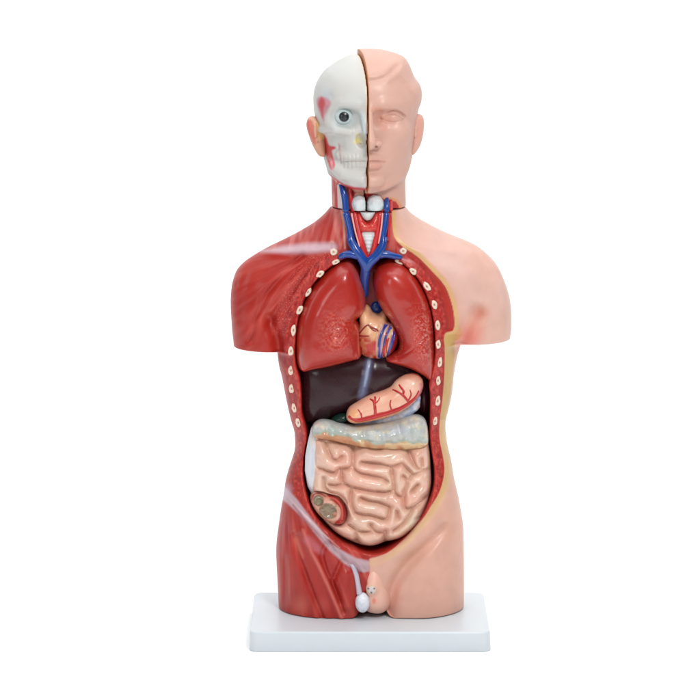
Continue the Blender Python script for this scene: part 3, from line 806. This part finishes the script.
# caecum with its cut-open pouches
g = Grid(304, 354, 486, 534, -20, 40, 0.6)
CAE = [(311, 499), (314, 493.5), (321, 493), (328, 495.5), (338, 498), (344.5, 506), (346.5, 515), (343, 523.5), (335, 524), (329, 522), (321, 517), (314, 508)]
F = g.pillow(spline(cc(CAE, 4), 5, True), 13.0, 22.0, 12.0, soft=3) - 1.0
F = ssub(F, g.ell((*at(318.3, 500.5, 0), -7), (4.6, 4.8, 5.5)), 1.0)
F = ssub(F, g.ell((*at(328, 510.5, 0), -10), (9.2, 8.0, 6), 20), 1.2)
def cae_paint(p):
    u, v = p.u, p.v
    p.c[:] = lin((204, 150, 128))
    p.poly(spline([(327, 494.5), (336, 496.5), (345, 505), (347.5, 516), (343, 525), (334, 524), (340, 517), (340, 508), (332, 500.5)], 3, True), (164, 36, 36), .9)
    p.line(spline([(327, 497), (336, 499.5), (342, 508), (342, 519)], 3), .8, (214, 110, 98), .6, .7)
    p.blob((318.3, 500.5), (6.3, 6.3), (120, 96, 76), 0, 1, .8)
    p.blob((318.3, 500.5), (4.6, 4.6), (140, 128, 100), 0, 1, .7)
    p.blob((328, 511), (10, 8.6), (122, 80, 64), 20, 1, .8)
    n = noise(u * .5, v * .5, 0, 5)
    p.blob((328.5, 511.5), (10, 8.4), (138, 120, 96), 20, 1, .75)
    p.mix(np.clip(n, 0, 1) * .5 * (np.hypot(u - 327, v - 508) < 13) * (u < 337), (104, 84, 62))
    p.blob((335, 514), (3, 4), (212, 120, 96), 20, .8)
    p.line(spline([(312, 500), (314, 494.5), (320, 493.6), (325, 496.5)], 3), .8, (150, 60, 60), .6, .9)
build('caecum', F, g, M_GUT, root, cae_paint, lambda u, v, y: .6 * noise(u * .4, v * .4, 0, 7), 'cut-open caecum, green-brown pouches inside a red rim')

# ---------------------------------------------------------------- groin
g = Grid(354, 398, 556, 622, -30, 40, 0.7)
SC = [(366, 580), (371, 572), (378, 570), (384, 575), (388, 586), (391, 600), (389.5, 611), (382, 617), (372, 617), (365, 613), (362.5, 600)]
F = g.pillow(spline(cc(SC, -5), 5, True), 14.0, 20.0, 13.0, soft=3)
F = smin(F, g.tube([(*at(373, 562, 0), 10), (*at(373, 575, 0), 3), (*at(372, 588, 0), -3)], [5.5, 6.2, 6.2]), 3.0)
F = np.maximum(F, g.V - 618.2)
def sc_paint(p):
    u, v = p.u, p.v
    p.c[:] = lin((226, 176, 158))
    p.blob((371.7, 590), (6.5, 6), (214, 178, 150), 0, 1, .7); p.blob((371.7, 590), (4.6, 4.2), (206, 196, 196), 0, 1, .7)
    for x, z in ((368.3, 588.6), (374.2, 588.6), (371.3, 592.6)): p.blob((x, z), (1.3, 1.2), (70, 60, 76), 0, 1, .4)
    p.blob((374, 601), (3, 4.5), (226, 124, 104), 0, .8, .3)
    p.line([(365, 574), (366, 584)], 1.6, (196, 50, 48), 1, .8)
build('genital_section', F, g, M_SKIN, root, sc_paint, label='small cut section of genitals in skin colour')
ball('testicle', (*at(362.6, 604, -8), -2), (7.4, 10, 8), M_BONE, root, (222, 226, 234), paint=lambda p: p.mix(np.clip(noise(p.u * .5, p.v * .5, 0, 3) * 2, 0, 1) * .5, (190, 198, 212)))
tube_obj('spermatic_cord', [[(*at(348, 565, -3), 4, 2.2), (*at(352, 566, -4), 0, 2.2), (*at(356, 575, -5), -2, 2.5), (*at(358, 585, -6), -3, 2.6), (*at(359.5, 595, -7), -3, 3.0)]], material('cord_paint', col=(190, 180, 194)), root)

# ---------------------------------------------------------------- neck vessels, thyroid, windpipe
def path(pts, lift=0.0, r=None):
    out = []
    for q in pts:
        u, v, rad = q[:3]
        y = surf('torso', *at(u, v, 14), 14)
        if y > 22: y = 14
        out.append((*at(u, v, y), y - lift, rad))
    return out
VR = []
tube_obj('vein', [
    [(*at(346, 213.4, 12), 11, 3.4), (*at(350, 230, 8), 8, 3.5), (*at(351, 240, 6), 6, 4.2), (*at(355, 248, 4), 3, 4.6), (*at(361, 257, 2), 2, 4.8), (*at(365.5, 267, 2), 4, 5.0), (*at(364.5, 280, 10), 13, 4.8), (*at(364.5, 296, 16), 27, 4.4)],
    [(*at(386.3, 213.4, 12), 11, 2.8), (*at(385, 225, 8), 8, 3.0), (*at(383, 236, 6), 6, 3.4), (*at(382.5, 245, 4), 4, 4.2), (*at(377, 255, 2), 2, 4.8), (*at(370, 262, 2), 2, 4.9), (*at(365.5, 270, 3), 5, 4.6)],
    [(*at(340, 257, 4), 4, 2.8), (*at(345, 254.5, 4), 3, 3.4), (*at(351, 254, 4), 3, 4.0), (*at(358, 256, 2), 3, 4.0)],
    [(*at(401, 257.5, 4), 6, 2.3), (*at(394, 256, 4), 4, 3.2), (*at(386, 254, 4), 3, 3.8), (*at(379, 255, 2), 3, 4.2)],
    [(*at(350, 238, 6), 2, 1.6), (*at(349.3, 240, 6), 1, 1.4)], [(*at(385.8, 237.5, 6), 3, 2.0), (*at(385.5, 241, 6), 1, 1.6)]], M_BLUE, root, seg=14, label='blue forked veins of the neck')
M_ART = material('bright_artery_paint', rough=.3, coat=.3, col=(190, 34, 34), var=.15)
tube_obj('artery', [
    [(*at(354.8, 213.4, 14), 13, 3.4), (*at(358, 228, 10), 9, 3.2), (*at(362, 245, 8), 5, 3.2), (*at(367.8, 262, 8), 6, 3.2)],
    [(*at(380, 213.4, 14), 13, 3.2), (*at(378, 228, 10), 9, 3.2), (*at(375, 245, 8), 5, 3.0), (*at(369.5, 260, 8), 6, 3.0)],
    [(*at(390, 213.4, 14), 12, 1.5), (*at(389, 225, 12), 10, 1.6), (*at(388, 240, 10), 8, 1.5)]], M_ART, root, seg=12, label='red arteries between the blue veins')
M_PINK = material('pink_nerve_paint', rough=.35, coat=.3, col=(232, 160, 158))
tube_obj('nerve', [[(*at(351.6, 213.4, 10), 9.5, 1.0), (*at(355, 230, 8), 5.5, .9), (*at(359.5, 246, 6), 2.2, .8)]], M_PINK, root)
tube_obj('nerve', [[(*at(382.6, 213.4, 10), 9.5, 1.0), (*at(381.2, 228, 8), 5.5, .9), (*at(378.6, 243, 6), 3, .8)]], M_PINK, root)
g = Grid(350, 388, 208, 240, -6, 34, 0.6)
F = g.pillow(spline(cc([(357, 216), (360, 214), (366, 222), (370, 222), (376, 214), (379, 216), (379, 228), (376, 233), (360, 233), (358, 228)], 5), 4, True), 13.0, 11.0, 6.0, soft=2)
def thy(p):
    p.c[:] = lin((198, 44, 38)); n = noise(p.u * .4, p.v * .4, 0, 3); p.mix(np.clip(n, 0, 1) * .4, (222, 92, 76))
build('thyroid_gland', F, g, M_ORGAN, root, thy, lambda u, v, y: .5 * noise(u * .35, v * .35, 0, 7))
g = Grid(352, 386, 205, 228, -6, 34, 0.6)
F = np.maximum(g.pillow(spline(cc([(357, 204), (378, 204), (375.5, 213), (372, 219.5), (367.5, 221.5), (363, 219), (360, 213)], 5), 4, True), 13.0, 13.0, 7.0, soft=2), 213.4 - g.V)
def bone_p(p):
    p.c[:] = lin((208, 212, 212)); n = noise(p.u * .3, p.v * .3, 0, 3); p.mix(np.clip(n, 0, 1) * .5, (186, 196, 200))
build('larynx', F, g, M_BONE, root, bone_p)
g = Grid(355, 382, 226, 264, -4, 34, 0.6)
F = g.pillow(spline(cc([(361, 232), (375.5, 232), (374, 243), (371, 254), (368.7, 258), (366.5, 254), (363, 243)], 5), 3, True), 14.0, 12.0, 5.0, soft=2)
build('trachea', F, g, M_BONE, root, bone_p, lambda u, v, y: .35 * np.cos(v * 1.6))

# ================================================================ HEAD
def split(Y, V):      # plane between the two halves, the head is turned a little
    return 368.2 - 0.19 * np.clip(Y + 6, 0, 60)
R_ = [(368, 49), (380, 49.5), (393, 52.5), (403, 56.5), (408.5, 63), (412, 71), (415, 78), (419.5, 84), (421.8, 91), (421.5, 101), (418.5, 110), (416, 125), (414, 140), (411.5, 155), (410, 165), (407, 174), (401, 182), (391, 188.5), (380, 191.5)]
HEADP = [(366, 48.5)] + R_ + [(367, 192.5)] + [(734 - u, v) for u, v in R_[::-1]]
def vprof(V, rows):
    return np.interp(V, [r[0] for r in rows], [r[1] for r in rows]).astype(f32)
def profile(rows, n=6):
    return spline(rows, n)
FRONT = profile([(40, 52), (60, 51), (75, 51.5), (90, 53), (105, 53.5), (112, 51.5), (120, 50), (135, 51), (150, 53), (160, 55), (170, 55), (180, 55.5), (190, 52), (200, 48), (220, 44)])
BACKR = profile([(40, 50), (80, 56), (110, 58), (140, 50), (160, 40), (190, 32), (220, 30)])
g = Grid(352, 430, 42, 217, -26, 112, 0.8)
F = g.pillow(spline(cc(HEADP, 45), 4, True), 47.0, vprof(g.V, FRONT), 44.0, vprof(g.V, BACKR), soft=7)
NECKP = [(330, 120), (331, 165), (332, 206), (332, 250), (406, 250), (406, 206), (405, 165), (405, 120)]
nk = g.pillow(cc(NECKP, 48), 50.0, 36.0, 37.0, 36.0, soft=6)
nk = np.maximum(nk, 165 - g.V)
F = smin(F, nk, 4.0)
del nk
F = smin(F, g.tube([(*at(407, 156, 40), 42), (*at(402.5, 170, 30), 30), (*at(395.5, 179, 15), 18), (*at(384, 185, 5), 8), (*at(370, 187, 0), 4)], [4, 5, 5.5, 6, 7]), 5)
# brow, nose, lips, chin, cheek
A = lambda u, v, y=-5: at(u, v, y)
F = smin(F, g.tube([(*A(371, 108), 2), (*A(382, 105.5), .5), (*A(396, 106), 8), (*A(406, 111), 18)], [7.2, 8.6, 7.6, 6]), 4)
F = ssub(F, g.ell((*A(389, 120), -9), (16, 9, 12.0), 4), 7)
F = ssub(F, g.ell((*A(379.5, 119), -7), (4.5, 6, 9)), 4)
F = smin(F, g.ell((*A(392.5, 119), 11.5), (11.0, 6.8, 9.6), 6), 1.2)
F = ssub(F, g.tube([(*A(379.5, 117), -7.5), (*A(382, 130), -8), (*A(385, 143), -7)], [4, 3.4, 3]), 4)
F = ssub(F, g.ell((*A(389, 138), -7), (7, 10, 6), 15), 6)
F = smin(F, g.tube([(*A(368, 108), -4), (*A(368.8, 120), -11), (*A(369, 130), -15.5), (*A(369.5, 142), -20)], [4.5, 4.4, 4.8, 6.6]), 3)
F = smin(F, g.ell((*A(377, 144), -9), (5.6, 4.6, 7.5)), 1.5)
F = ssub(F, g.ell((*A(377, 147), -16), (2.6, 1.7, 4)), .6)
F = smin(F, g.ell((*A(399, 134), 14), (12, 12, 12), 20), 7)
F = ssub(F, g.tube([(*A(382, 149), -10), (*A(389, 159), -5)], [3, 2.5]), 4)
F = smin(F, g.tube([(*A(369, 157.5), -6.5), (*A(377, 158), -4), (*A(385, 161), 2)], [5.0, 4.2, 2.4]), 1.2)
F = smin(F, g.tube([(*A(369, 166.2), -6.6), (*A(376, 165.8), -4.2), (*A(384, 162.5), 2)], [5.4, 4.6, 2.2]), 1.2)
F = ssub(F, g.tube([(*A(366, 173), -10.5), (*A(380, 172.5), -8)], [4.5, 3.6]), 3)
F = smin(F, g.ell((*A(371, 181.5), 0), (14, 8.5, 10)), 4)
# hair mass
def skinhead_relief(u, v, y):
    hl = np.interp(u, [358, 366, 376, 386, 392, 398, 404, 410, 416], [79, 79, 78.5, 75.5, 73, 74, 79, 88, 100])
    sw = np.interp(u, [384, 398], [2.2, 8.0]); r = 2.4 * smooth(1, -1, (v - hl) / sw) + 1.2 * G(u, v, [(370, 74), (382, 71), (392, 63)], 4) + 1.4 * G(u, v, [(388, 80), (398, 74), (404, 66)], 3.5) - .8 * G(u, v, [(392, 70), (400, 64)], 3)
    r += 1.2 * G(u, v, [(414, 86), (417, 98), (415, 110)], 4) - .8 * G(u, v, [(404, 84), (409, 96)], 3) + .5 * noise(u * .09, v * .12, 0, 41) * (v < hl)
    r += 2.6 * G(u, v, [(382, 117), (388, 113.6), (395, 113), (403, 117.5)], 1.1)
    r -= 2.4 * G(u, v, [(384, 115.5), (391, 111.4), (398, 111.5), (405, 116.5)], 1.1)
    r -= 1.1 * G(u, v, [(381, 119.5), (387, 121.8), (395, 122.2), (402.5, 119.5)], .9)
    r -= 1.0 * G(u, v, [(378, 118.5), (379.5, 120.5)], 1.6)
    r -= 1.8 * G(u, v, [(366, 161.6), (377, 161.5), (385.5, 162.3)], .9)
    return r
F = np.maximum(F, g.V - 212.1)
sp = split(g.Y, g.V)
F = np.maximum(F, sp + 0.6 - g.U)
NB = [(384, 199.5), (390, 200), (396, 201.5), (399, 206), (399.5, 214), (360, 214), (360, 193), (372, 193.5), (380, 195.5)]
F = ssub(F, g.pillow(cc(NB, 12), -40.0, 100.0, 3.0, 57.0, soft=1), 2.0)
def face_paint(p):
    u, v, y = p.u, p.v, p.y
    p.c[:] = lin((203, 160, 145))
    edge = p.P[:, 0] - split(y, v)
    p.mix((1 - smooth(.8, 2.2, edge)) * .75, (214, 160, 116))
    p.mix((edge < .75) * (p.n[:, 0] < -.75) * 1.0, (196, 128, 92))
    p.blob((384, 119), (18, 14), (206, 142, 122), 0, .55, .0, (y < 40) * 1.0); p.blob((376, 109), (10, 5), (216, 146, 122), 0, .5)  # shadow round the inner brow and eye socket painted into the skin
    p.blob((385, 128), (9, 5), (214, 142, 124), 0, .4)
    p.line([(369, 159.5), (378, 160), (386, 162)], [1.5, 1.5, .6], (216, 146, 130), 1.3, .4)
    p.line([(369, 167), (380, 166)], 2.4, (206, 138, 122), 2, .5)
    p.blob((376.3, 146.8), (2.6, 1.8), (120, 60, 48), 0, .9, .2)
    nb = smooth(-.6, .6, poly_sd(u, v, NB)) * (y < 62)
    p.mix(nb, (176, 44, 40))
    dn, _ = seg_dist(u, v, NB[:5]); p.mix((1 - smooth(2.0, 3.5, dn)) * (1 - nb) * .85 * (y < 60) * (v > 194), (212, 140, 92))
    p.blob((386, 186), (16, 6), (214, 156, 130), -8, .35)
face = build('face_half', F, g, M_SKIN, root, face_paint, skinhead_relief, 'skin-coloured half of the head with a closed eye and short hair', bvh='face')
del F

# ---- skull half
L_ = [(352, 54.5), (340, 59.5), (330, 66), (324.5, 70.5), (319.5, 77), (315.5, 85), (313.3, 95), (313.4, 105), (314.5, 114), (318, 124), (322, 134), (324.5, 145), (326, 157), (329.3, 168), (332, 175.5), (340, 182.5), (350, 186.5), (360, 188)]
SKP = [(367, 54)] + [(734 - u, v) for u, v in L_] + [(367, 188.5)] + L_[::-1]
FS = profile([(40, 49), (60, 49), (75, 50.5), (90, 52), (103, 52.5), (112, 50.5), (120, 49.5), (135, 49.5), (150, 51), (162, 53), (175, 53), (188, 50), (200, 46), (220, 44)])
g = Grid(306, 372, 48, 217, -14, 112, 0.8)
F = g.pillow(spline(cc(SKP, 45), 4, True), 47.0, vprof(g.V, FS), 42.0, vprof(g.V, BACKR), soft=7)
nk = g.pillow(cc(NECKP, 48), 50.0, 36.0, 37.0, 36.0, soft=6); nk = np.maximum(nk, 170 - g.V)
F = smin(F, nk, 3.0); del nk
F = ssub(F, g.ell((*A(344, 118), -5), (15, 13.5, 12.5)), 6)           # orbit
F = smin(F, g.tube([(*A(330, 112), 14), (*A(329, 124), 13), (*A(336, 131), 5), (*A(350, 133), 0)], [3.5, 4.6, 4.6, 3]), 4)   # cheekbone rim
F = smin(F, g.tube([(*A(331, 108), 10), (*A(342, 104), 2), (*A(358, 106), -1)], [4, 4, 4]), 5)
F = smin(F, g.tube([(*A(331, 130), 12), (*A(322, 133), 26), (*A(318, 134), 40)], [4, 3, 3]), 4)
F = ssub(F, g.ell((*A(361, 141), -5), (5.5, 8, 10), -15), 2)     # nasal opening
F = smin(F, g.tube([(*A(364, 112), 0), (*A(365, 124), -4), (*A(365.5, 132), -6)], [4, 3.4, 2.5]), 3)
F = ssub(F, g.ell((*A(336, 150), 0), (7, 11, 11), 10), 5)         # hollow of the cheek
F = smin(F, g.tube([(*A(340, 156), 9), (*A(350, 158), 2), (*A(366, 158), -1)], [4, 4.5, 5]), 4)
F = smin(F, g.tube([(*A(332, 168), 16), (*A(344, 176), 6), (*A(362, 180), 0)], [5, 6, 6]), 6)
F = smin(F, g.tube([(*at(327.5, 157, 40), 42), (*at(332.5, 171, 30), 28), (*at(341, 179, 15), 16), (*at(354, 183.5, 5), 6), (*at(368, 184.5, 0), 4)], [4, 5, 5.5, 6, 6.5]), 4)
F = np.maximum(F, g.V - 212.1)
F = np.maximum(F, g.U - (split(g.Y, g.V) - 0.6))
def skull_relief(u, v, y):
    r = -1.1 * G(u, v, [(345, 161.5), (366, 161.3)], .9) + .8 * G(u, v, [(345, 157.5), (366, 157.5)], 2) + .8 * G(u, v, [(346, 165.5), (366, 165.5)], 2)
    for x in np.arange(343, 367, 4.0):
        r -= .7 * G(u, v, [(x, 155), (x, 168)], .7)
    r -= 2.2 * np.exp(-((u - 322) / 9) ** 2 - ((v - 104) / 13) ** 2)
    r += .8 * G(u, v, [(325, 137), (328, 150), (332, 168)], 3.5)
    r -= .9 * G(u, v, [(339, 146), (340, 155), (341, 163)], 1.2)
    r += -.8 * G(u, v, [(331, 96), (333, 104), (330, 116)], 2.2)
    r -= 1.4 * G(u, v, [(352, 190.5), (368, 192)], 1.6) * (v > 187)
    return r
def skull_paint(p):
    u, v, y = p.u, p.v, p.y
    p.c[:] = lin((192, 191, 187))
    p.mix((1 - smooth(6, 9, v - 184.5 - np.clip((u - 350) * .15, -3, 3))) * 0, (0, 0, 0))
    n = noise(u * .06, v * .06, 0, 3); p.mix(np.clip(n, 0, 1) * .3, (200, 206, 206))
    e = split(y, v) - p.P[:, 0]
    p.mix((1 - smooth(1.0, 3.2, e)) * (v < 112) * .55, (226, 196, 150)); p.mix((1 - smooth(.8, 2.0, e)) * (v > 112) * .4, (214, 158, 140))
    p.mix((e < .75) * (p.n[:, 0] > .75) * 1.0, (196, 128, 92))
    p.blob((344, 118), (17, 15), (164, 190, 194), 0, .6, .2)
    p.line([(361, 112), (363, 128), (365, 134)], 1.5, (176, 206, 216), 1.5, .5)
    p.blob((358, 141), (7, 4.5), (224, 210, 120), -20, .8, .1); p.line([(358, 134), (357, 140)], 1.5, (222, 214, 140), 1.5, .6)
    p.blob((360.5, 143.5), (2.6, 1.3), (160, 130, 50), 10, .7)
    fr = (y < 75) * 1.0
    p.blob((327, 95), (10, 12), (176, 186, 196), 0, .55, 0, fr)
    p.poly(spline([(316.5, 101), (320, 96.5), (326, 98), (331, 102), (329, 108), (325, 115), (323.5, 121), (320, 113)], 3, True), (190, 110, 128), 2.0, .8, fr)
    p.poly(spline([(318, 104), (321.5, 97), (325.5, 103), (323.5, 110), (322.5, 118), (320, 110)], 3, True), (190, 44, 48), 1.8, .85, fr)
    p.poly(spline([(323.5, 135), (326.5, 138), (329, 145), (334.5, 146.5), (335.5, 148.5), (332, 151), (333.5, 158), (335, 165), (332, 170), (329.5, 167), (326.5, 157), (324.5, 147)], 4, True), (186, 38, 38), 1.3, 1, fr)
    p.line([(331, 160), (332.5, 170)], 1.5, (222, 170, 180), 1.2, .6)
    p.line([(339, 144), (339.5, 153), (341, 163)], [.8, .9, .5], (176, 140, 140), .8, .7); p.line([(342, 146), (345, 160)], 1.2, (206, 190, 180), 1.2, .5)
    p.line([(343, 161.6), (366, 161.2)], .5, (168, 150, 146), .5, .7)
    for x in np.arange(345, 367, 4.0): p.line([(x, 156), (x, 167)], .35, (190, 178, 170), .4, .45)
    # neck below the jaw
    jl = np.interp(u, [325, 330, 335.7, 344, 354.6, 368], [172, 175, 179.2, 184.4, 187.5, 188.5])
    nm = smooth(-.8, .8, v - jl - .8)
    p.mix(np.exp(-((v - jl - .6) / 1.3) ** 2) * fr * .9, (176, 40, 60))
    p.mix(nm, (182, 50, 44))
    p.mix(nm * (u < 342) * np.clip(noise(u * .5, v * .05, 0, 6), 0, 1) * .8, (222, 150, 132))
    p.mix(smooth(-.6, .6, poly_sd(u, v, [(337, 185), (340, 183), (344, 198), (346, 211), (338, 211)])) * nm, (226, 206, 206))
    p.mix(smooth(-.6, .6, poly_sd(u, v, [(351, 189), (368, 191), (368, 198), (356, 198), (353, 197), (356, 193)])) * nm, (218, 160, 140))
    p.line([(347, 190), (352, 197), (353, 211)], 1.2, (150, 24, 32), .8, .8, nm); 
skull = build('skull_half', F, g, M_BONE, root, skull_paint, skull_relief, 'white skull half of the head with a bare eyeball', bvh='skull')
del F
def eye_paint(p):
    p.c[:] = lin((196, 202, 200)); cx, cy = 344, 116.8
    p.blob((cx, cy), (13, 12.5), (184, 202, 206), 0, .5, .45)
    p.blob((cx, cy), (7.5, 7.5), (160, 204, 212), 0, .6, .3)
    p.blob((cx, cy), (5.6, 5.6), (10, 12, 20), 0, 1, .82); p.blob((cx + .8, cy + .3), (2.0, 2.0), (52, 58, 76), 0, .8, .3)
ball('eyeball', (*A(344, 117.3), 10.5), (10, 9.5, 10.5), M_EYE, skull, paint=eye_paint, h=.5)

# ---- ears
def ear(side, parent):
    if side > 0:
        o = [(413, 117), (417, 115), (421.5, 115.5), (424, 120), (424.2, 128), (422.8, 138), (420, 147), (415, 154.5), (411, 156), (409.5, 152), (411, 140), (410, 126)]
        g = Grid(404, 432, 110, 162, 18, 74, 0.6)
    else:
        o = [(318, 118), (311, 116.5), (307.5, 119.5), (306.3, 126), (309, 136), (313, 146.5), (318.5, 155.5), (324, 157), (326, 154), (326, 140), (324, 126)]
        g = Grid(300, 334, 110, 162, 18, 74, 0.6)
    E = 6 if side > 0 else 0
    F = g.pillow(spline(cc(o, 38), 5, True), 40.0 + E, 7.5, 6.0, 14.0, soft=2)
    if side > 0:
        F = ssub(F, g.tube([(*at(419.8, 121, 36), 31 + E), (*at(419.8, 130, 36), 30 + E), (*at(417, 141, 36), 31 + E)], [2.0, 2.8, 1.6]), 1.8)
        F = smin(F, g.tube([(*at(415.5, 128, 36), 31 + E), (*at(415, 136, 36), 32 + E)], [2.0, 1.6]), 2)
    else:
        F = ssub(F, g.tube([(*at(310.5, 123, 36), 31), (*at(311, 131, 36), 30), (*at(314.5, 143, 36), 31)], [2.0, 2.8, 1.6]), 1.8)
        F = smin(F, g.tube([(*at(315, 125, 36), 32), (*at(315.5, 136, 36), 32)], [1.6, 1.6]), 1.5)
    def paint(p):
        p.c[:] = lin((208, 162, 145) if side > 0 else (206, 154, 128))
        if side > 0:
            p.line([(420, 120), (420, 130), (417, 142)], [1.6, 2.2, 1], (222, 150, 136), 1.5, .5); p.blob((412.5, 153.5), (2, 2), (206, 130, 130), 0, .7)
        else:
            p.line([(309.5, 123), (310.5, 131), (315, 143)], [3.0, 2.8, 1.2], (196, 84, 78), 1.8, .75)
            p.poly([(316.5, 117), (322.5, 117), (322.5, 139), (319, 141), (317, 130)], (226, 178, 112), 1.0, .9)
            p.line([(322.5, 120), (323.5, 138)], 1.0, (222, 216, 150), 1, .8); p.blob((318, 142), (1.5, 2), (120, 60, 50), 0, .6)
    build('ear', F, g, M_SKIN, parent, paint)
ear(1, face); ear(-1, skull)

# ---- throat pieces of the head part
g = Grid(348, 372, 190, 216, -4, 40, 0.6)
def lar(side):
    P_ = [(353, 201), (356, 197.5), (362, 196.8), (372, 197), (379, 197), (382, 200), (382.5, 206), (380, 214), (356, 214), (353, 208)]
    g = Grid(348, 388, 190, 216, -6, 40, 0.6)
    F = smin(g.ell((*at(360 if side < 0 else 375.2, 203.6, 8), 16), (8.4, 8.0, 10)), g.ell((*at(361 if side < 0 else 374.5, 208.5, 8), 16), (8.4, 6, 10)), 4) + .5 * noise(g.U * .3, g.V * .3, g.Y * .2, 91)
    F = np.maximum(F, g.V - 212.1)
    sp_ = split(g.Y, g.V) + .6
    F = np.maximum(F, (g.U - sp_ + .4) if side < 0 else (sp_ + .4 - g.U))
    def pp(p):
        p.c[:] = lin((206, 214, 216)); n = noise(p.u * .25, p.v * .25, 0, 5); p.mix(np.clip(n, 0, 1) * .6, (182, 200, 208)); p.mix(np.clip(-n, 0, 1) * .4, (224, 214, 206))
        p.mix((abs(p.n[:, 0]) > .8) * (abs(p.P[:, 0] - split(p.y, p.v)) < 2) * 1.0, (90, 60, 50))
    build('larynx', F, g, M_BONE, skull if side < 0 else face, pp, lambda u, v, y: .6 * noise(u * .3, v * .3, 0, 8))
lar(-1); lar(1)
tube_obj('vein', [[(*at(340.5, 183, 16), 19, 2.4), (*at(343.5, 192, 14), 14.5, 3.4), (*at(345, 200, 12), 13, 3.5), (*at(346, 211.2, 12), 12, 3.4)]], M_BLUE, skull, seg=14)
tube_obj('vein', [[(*at(386.5, 200, 12), 20, 2.6), (*at(386.8, 205, 12), 14, 2.8), (*at(386.4, 211.2, 12), 12, 2.8)]], M_BLUE, face, seg=14)
tube_obj('artery', [[(*at(350, 188, 14), 16, 1.8), (*at(351, 198, 12), 14.5, 2.0), (*at(353.6, 211.2, 12), 14, 2.6)]], M_ART, skull)
tube_obj('artery', [[(*at(383, 200.5, 12), 19, 1.6), (*at(382.7, 211.2, 12), 14, 1.8)], [(*at(391, 201.5, 12), 20, 1.8), (*at(391, 211.2, 12), 15, 2.0)]], M_ART, face)

# ================================================================ SETTING: white photographic sweep
def backdrop():
    import bmesh
    bm = bmesh.new(); prof = []
    prof.append((-5.5, 0.0)); prof.append((1.6, 0.0))
    for k in range(1, 17):
        a = math.pi / 2 * k / 16; prof.append((1.6 + 0.8 * math.sin(a), 0.8 - 0.8 * math.cos(a)))
    prof.append((2.4, 4.0))
    rows = [[bm.verts.new((x, y, z)) for x in (-6.0, 6.0)] for y, z in prof]
    for a, b in zip(rows[:-1], rows[1:]): bm.faces.new((a[0], a[1], b[1], b[0]))
    me = bpy.data.meshes.new('backdrop'); bm.to_mesh(me); bm.free()
    for p in me.polygons: p.use_smooth = True
    m = material('white_paper', rough=.9, coat=0, bump=.02, col=(252, 252, 252), var=.002, spec=.1)
    o = link('backdrop', me, m); o['kind'] = 'structure'; o['label'] = 'seamless plain white studio backdrop'
backdrop()

# ================================================================ light
w = bpy.data.worlds.new('World'); bpy.context.scene.world = w; w.use_nodes = True
w.node_tree.nodes['Background'].inputs[0].default_value = (0.97, 0.985, 1.0, 1); w.node_tree.nodes['Background'].inputs[1].default_value = 0.14

def area(name, loc, target, size, power, col=(1, 1, 1), sy=None):
    d = bpy.data.lights.new(name, 'AREA'); d.energy = power; d.color = col; d.shape = 'RECTANGLE'; d.size = size; d.size_y = sy or size
    o = bpy.data.objects.new(name, d); C.objects.link(o); o.location = loc
    o.rotation_euler = (Vector(target) - Vector(loc)).to_track_quat('-Z', 'Y').to_euler()
    return o
T = (0.03, 0.03, 0.45)
area('key_softbox', (0.65, -1.9, 2.0), T, 0.55, 33, (1, .99, .97))
area('fill_softbox', (-1.3, -2.2, 1.0), T, 0.8, 9, (1, 1, 1))
area('added_overhead_light', (0, 1.1, 2.9), (0, 1.1, 0), 3.8, 84, (1, 1, 1))  # added lamp out of view, keeps the floor and backdrop white
for sx in (-1, 1):
    area('added_background_light', (sx * 2.3, 0.9, 1.3), (-sx * 0.2, 2.0, 0.45), 1.2, 9, (1, 1, 1))  # added unseen lamps that whiten the wall behind the model
area('added_front_overhead_light', (0, -1.3, 2.9), (0, -0.9, 0), 2.4, 22, (1, 1, 1))  # second added overhead lamp, lifts the shadow in front of the plate

# ================================================================ camera
cd = bpy.data.cameras.new('camera'); cam = bpy.data.objects.new('camera', cd); C.objects.link(cam)
cam.location = W(CAM_U, CAM_V, -CAM_D); cam.rotation_euler = (math.radians(90), 0, 0)
cd.sensor_width = 36; cd.lens = 36 * CAM_D / 700; cd.shift_y = -(350 - CAM_V) / 700; cd.clip_end = 100
sc = bpy.context.scene; sc.camera = cam
sc.view_settings.view_transform = 'Standard'; sc.view_settings.look = 'None'; sc.view_settings.exposure = 0
sc.render.resolution_x = sc.render.resolution_y = 1024
sc.cycles.use_denoising = True
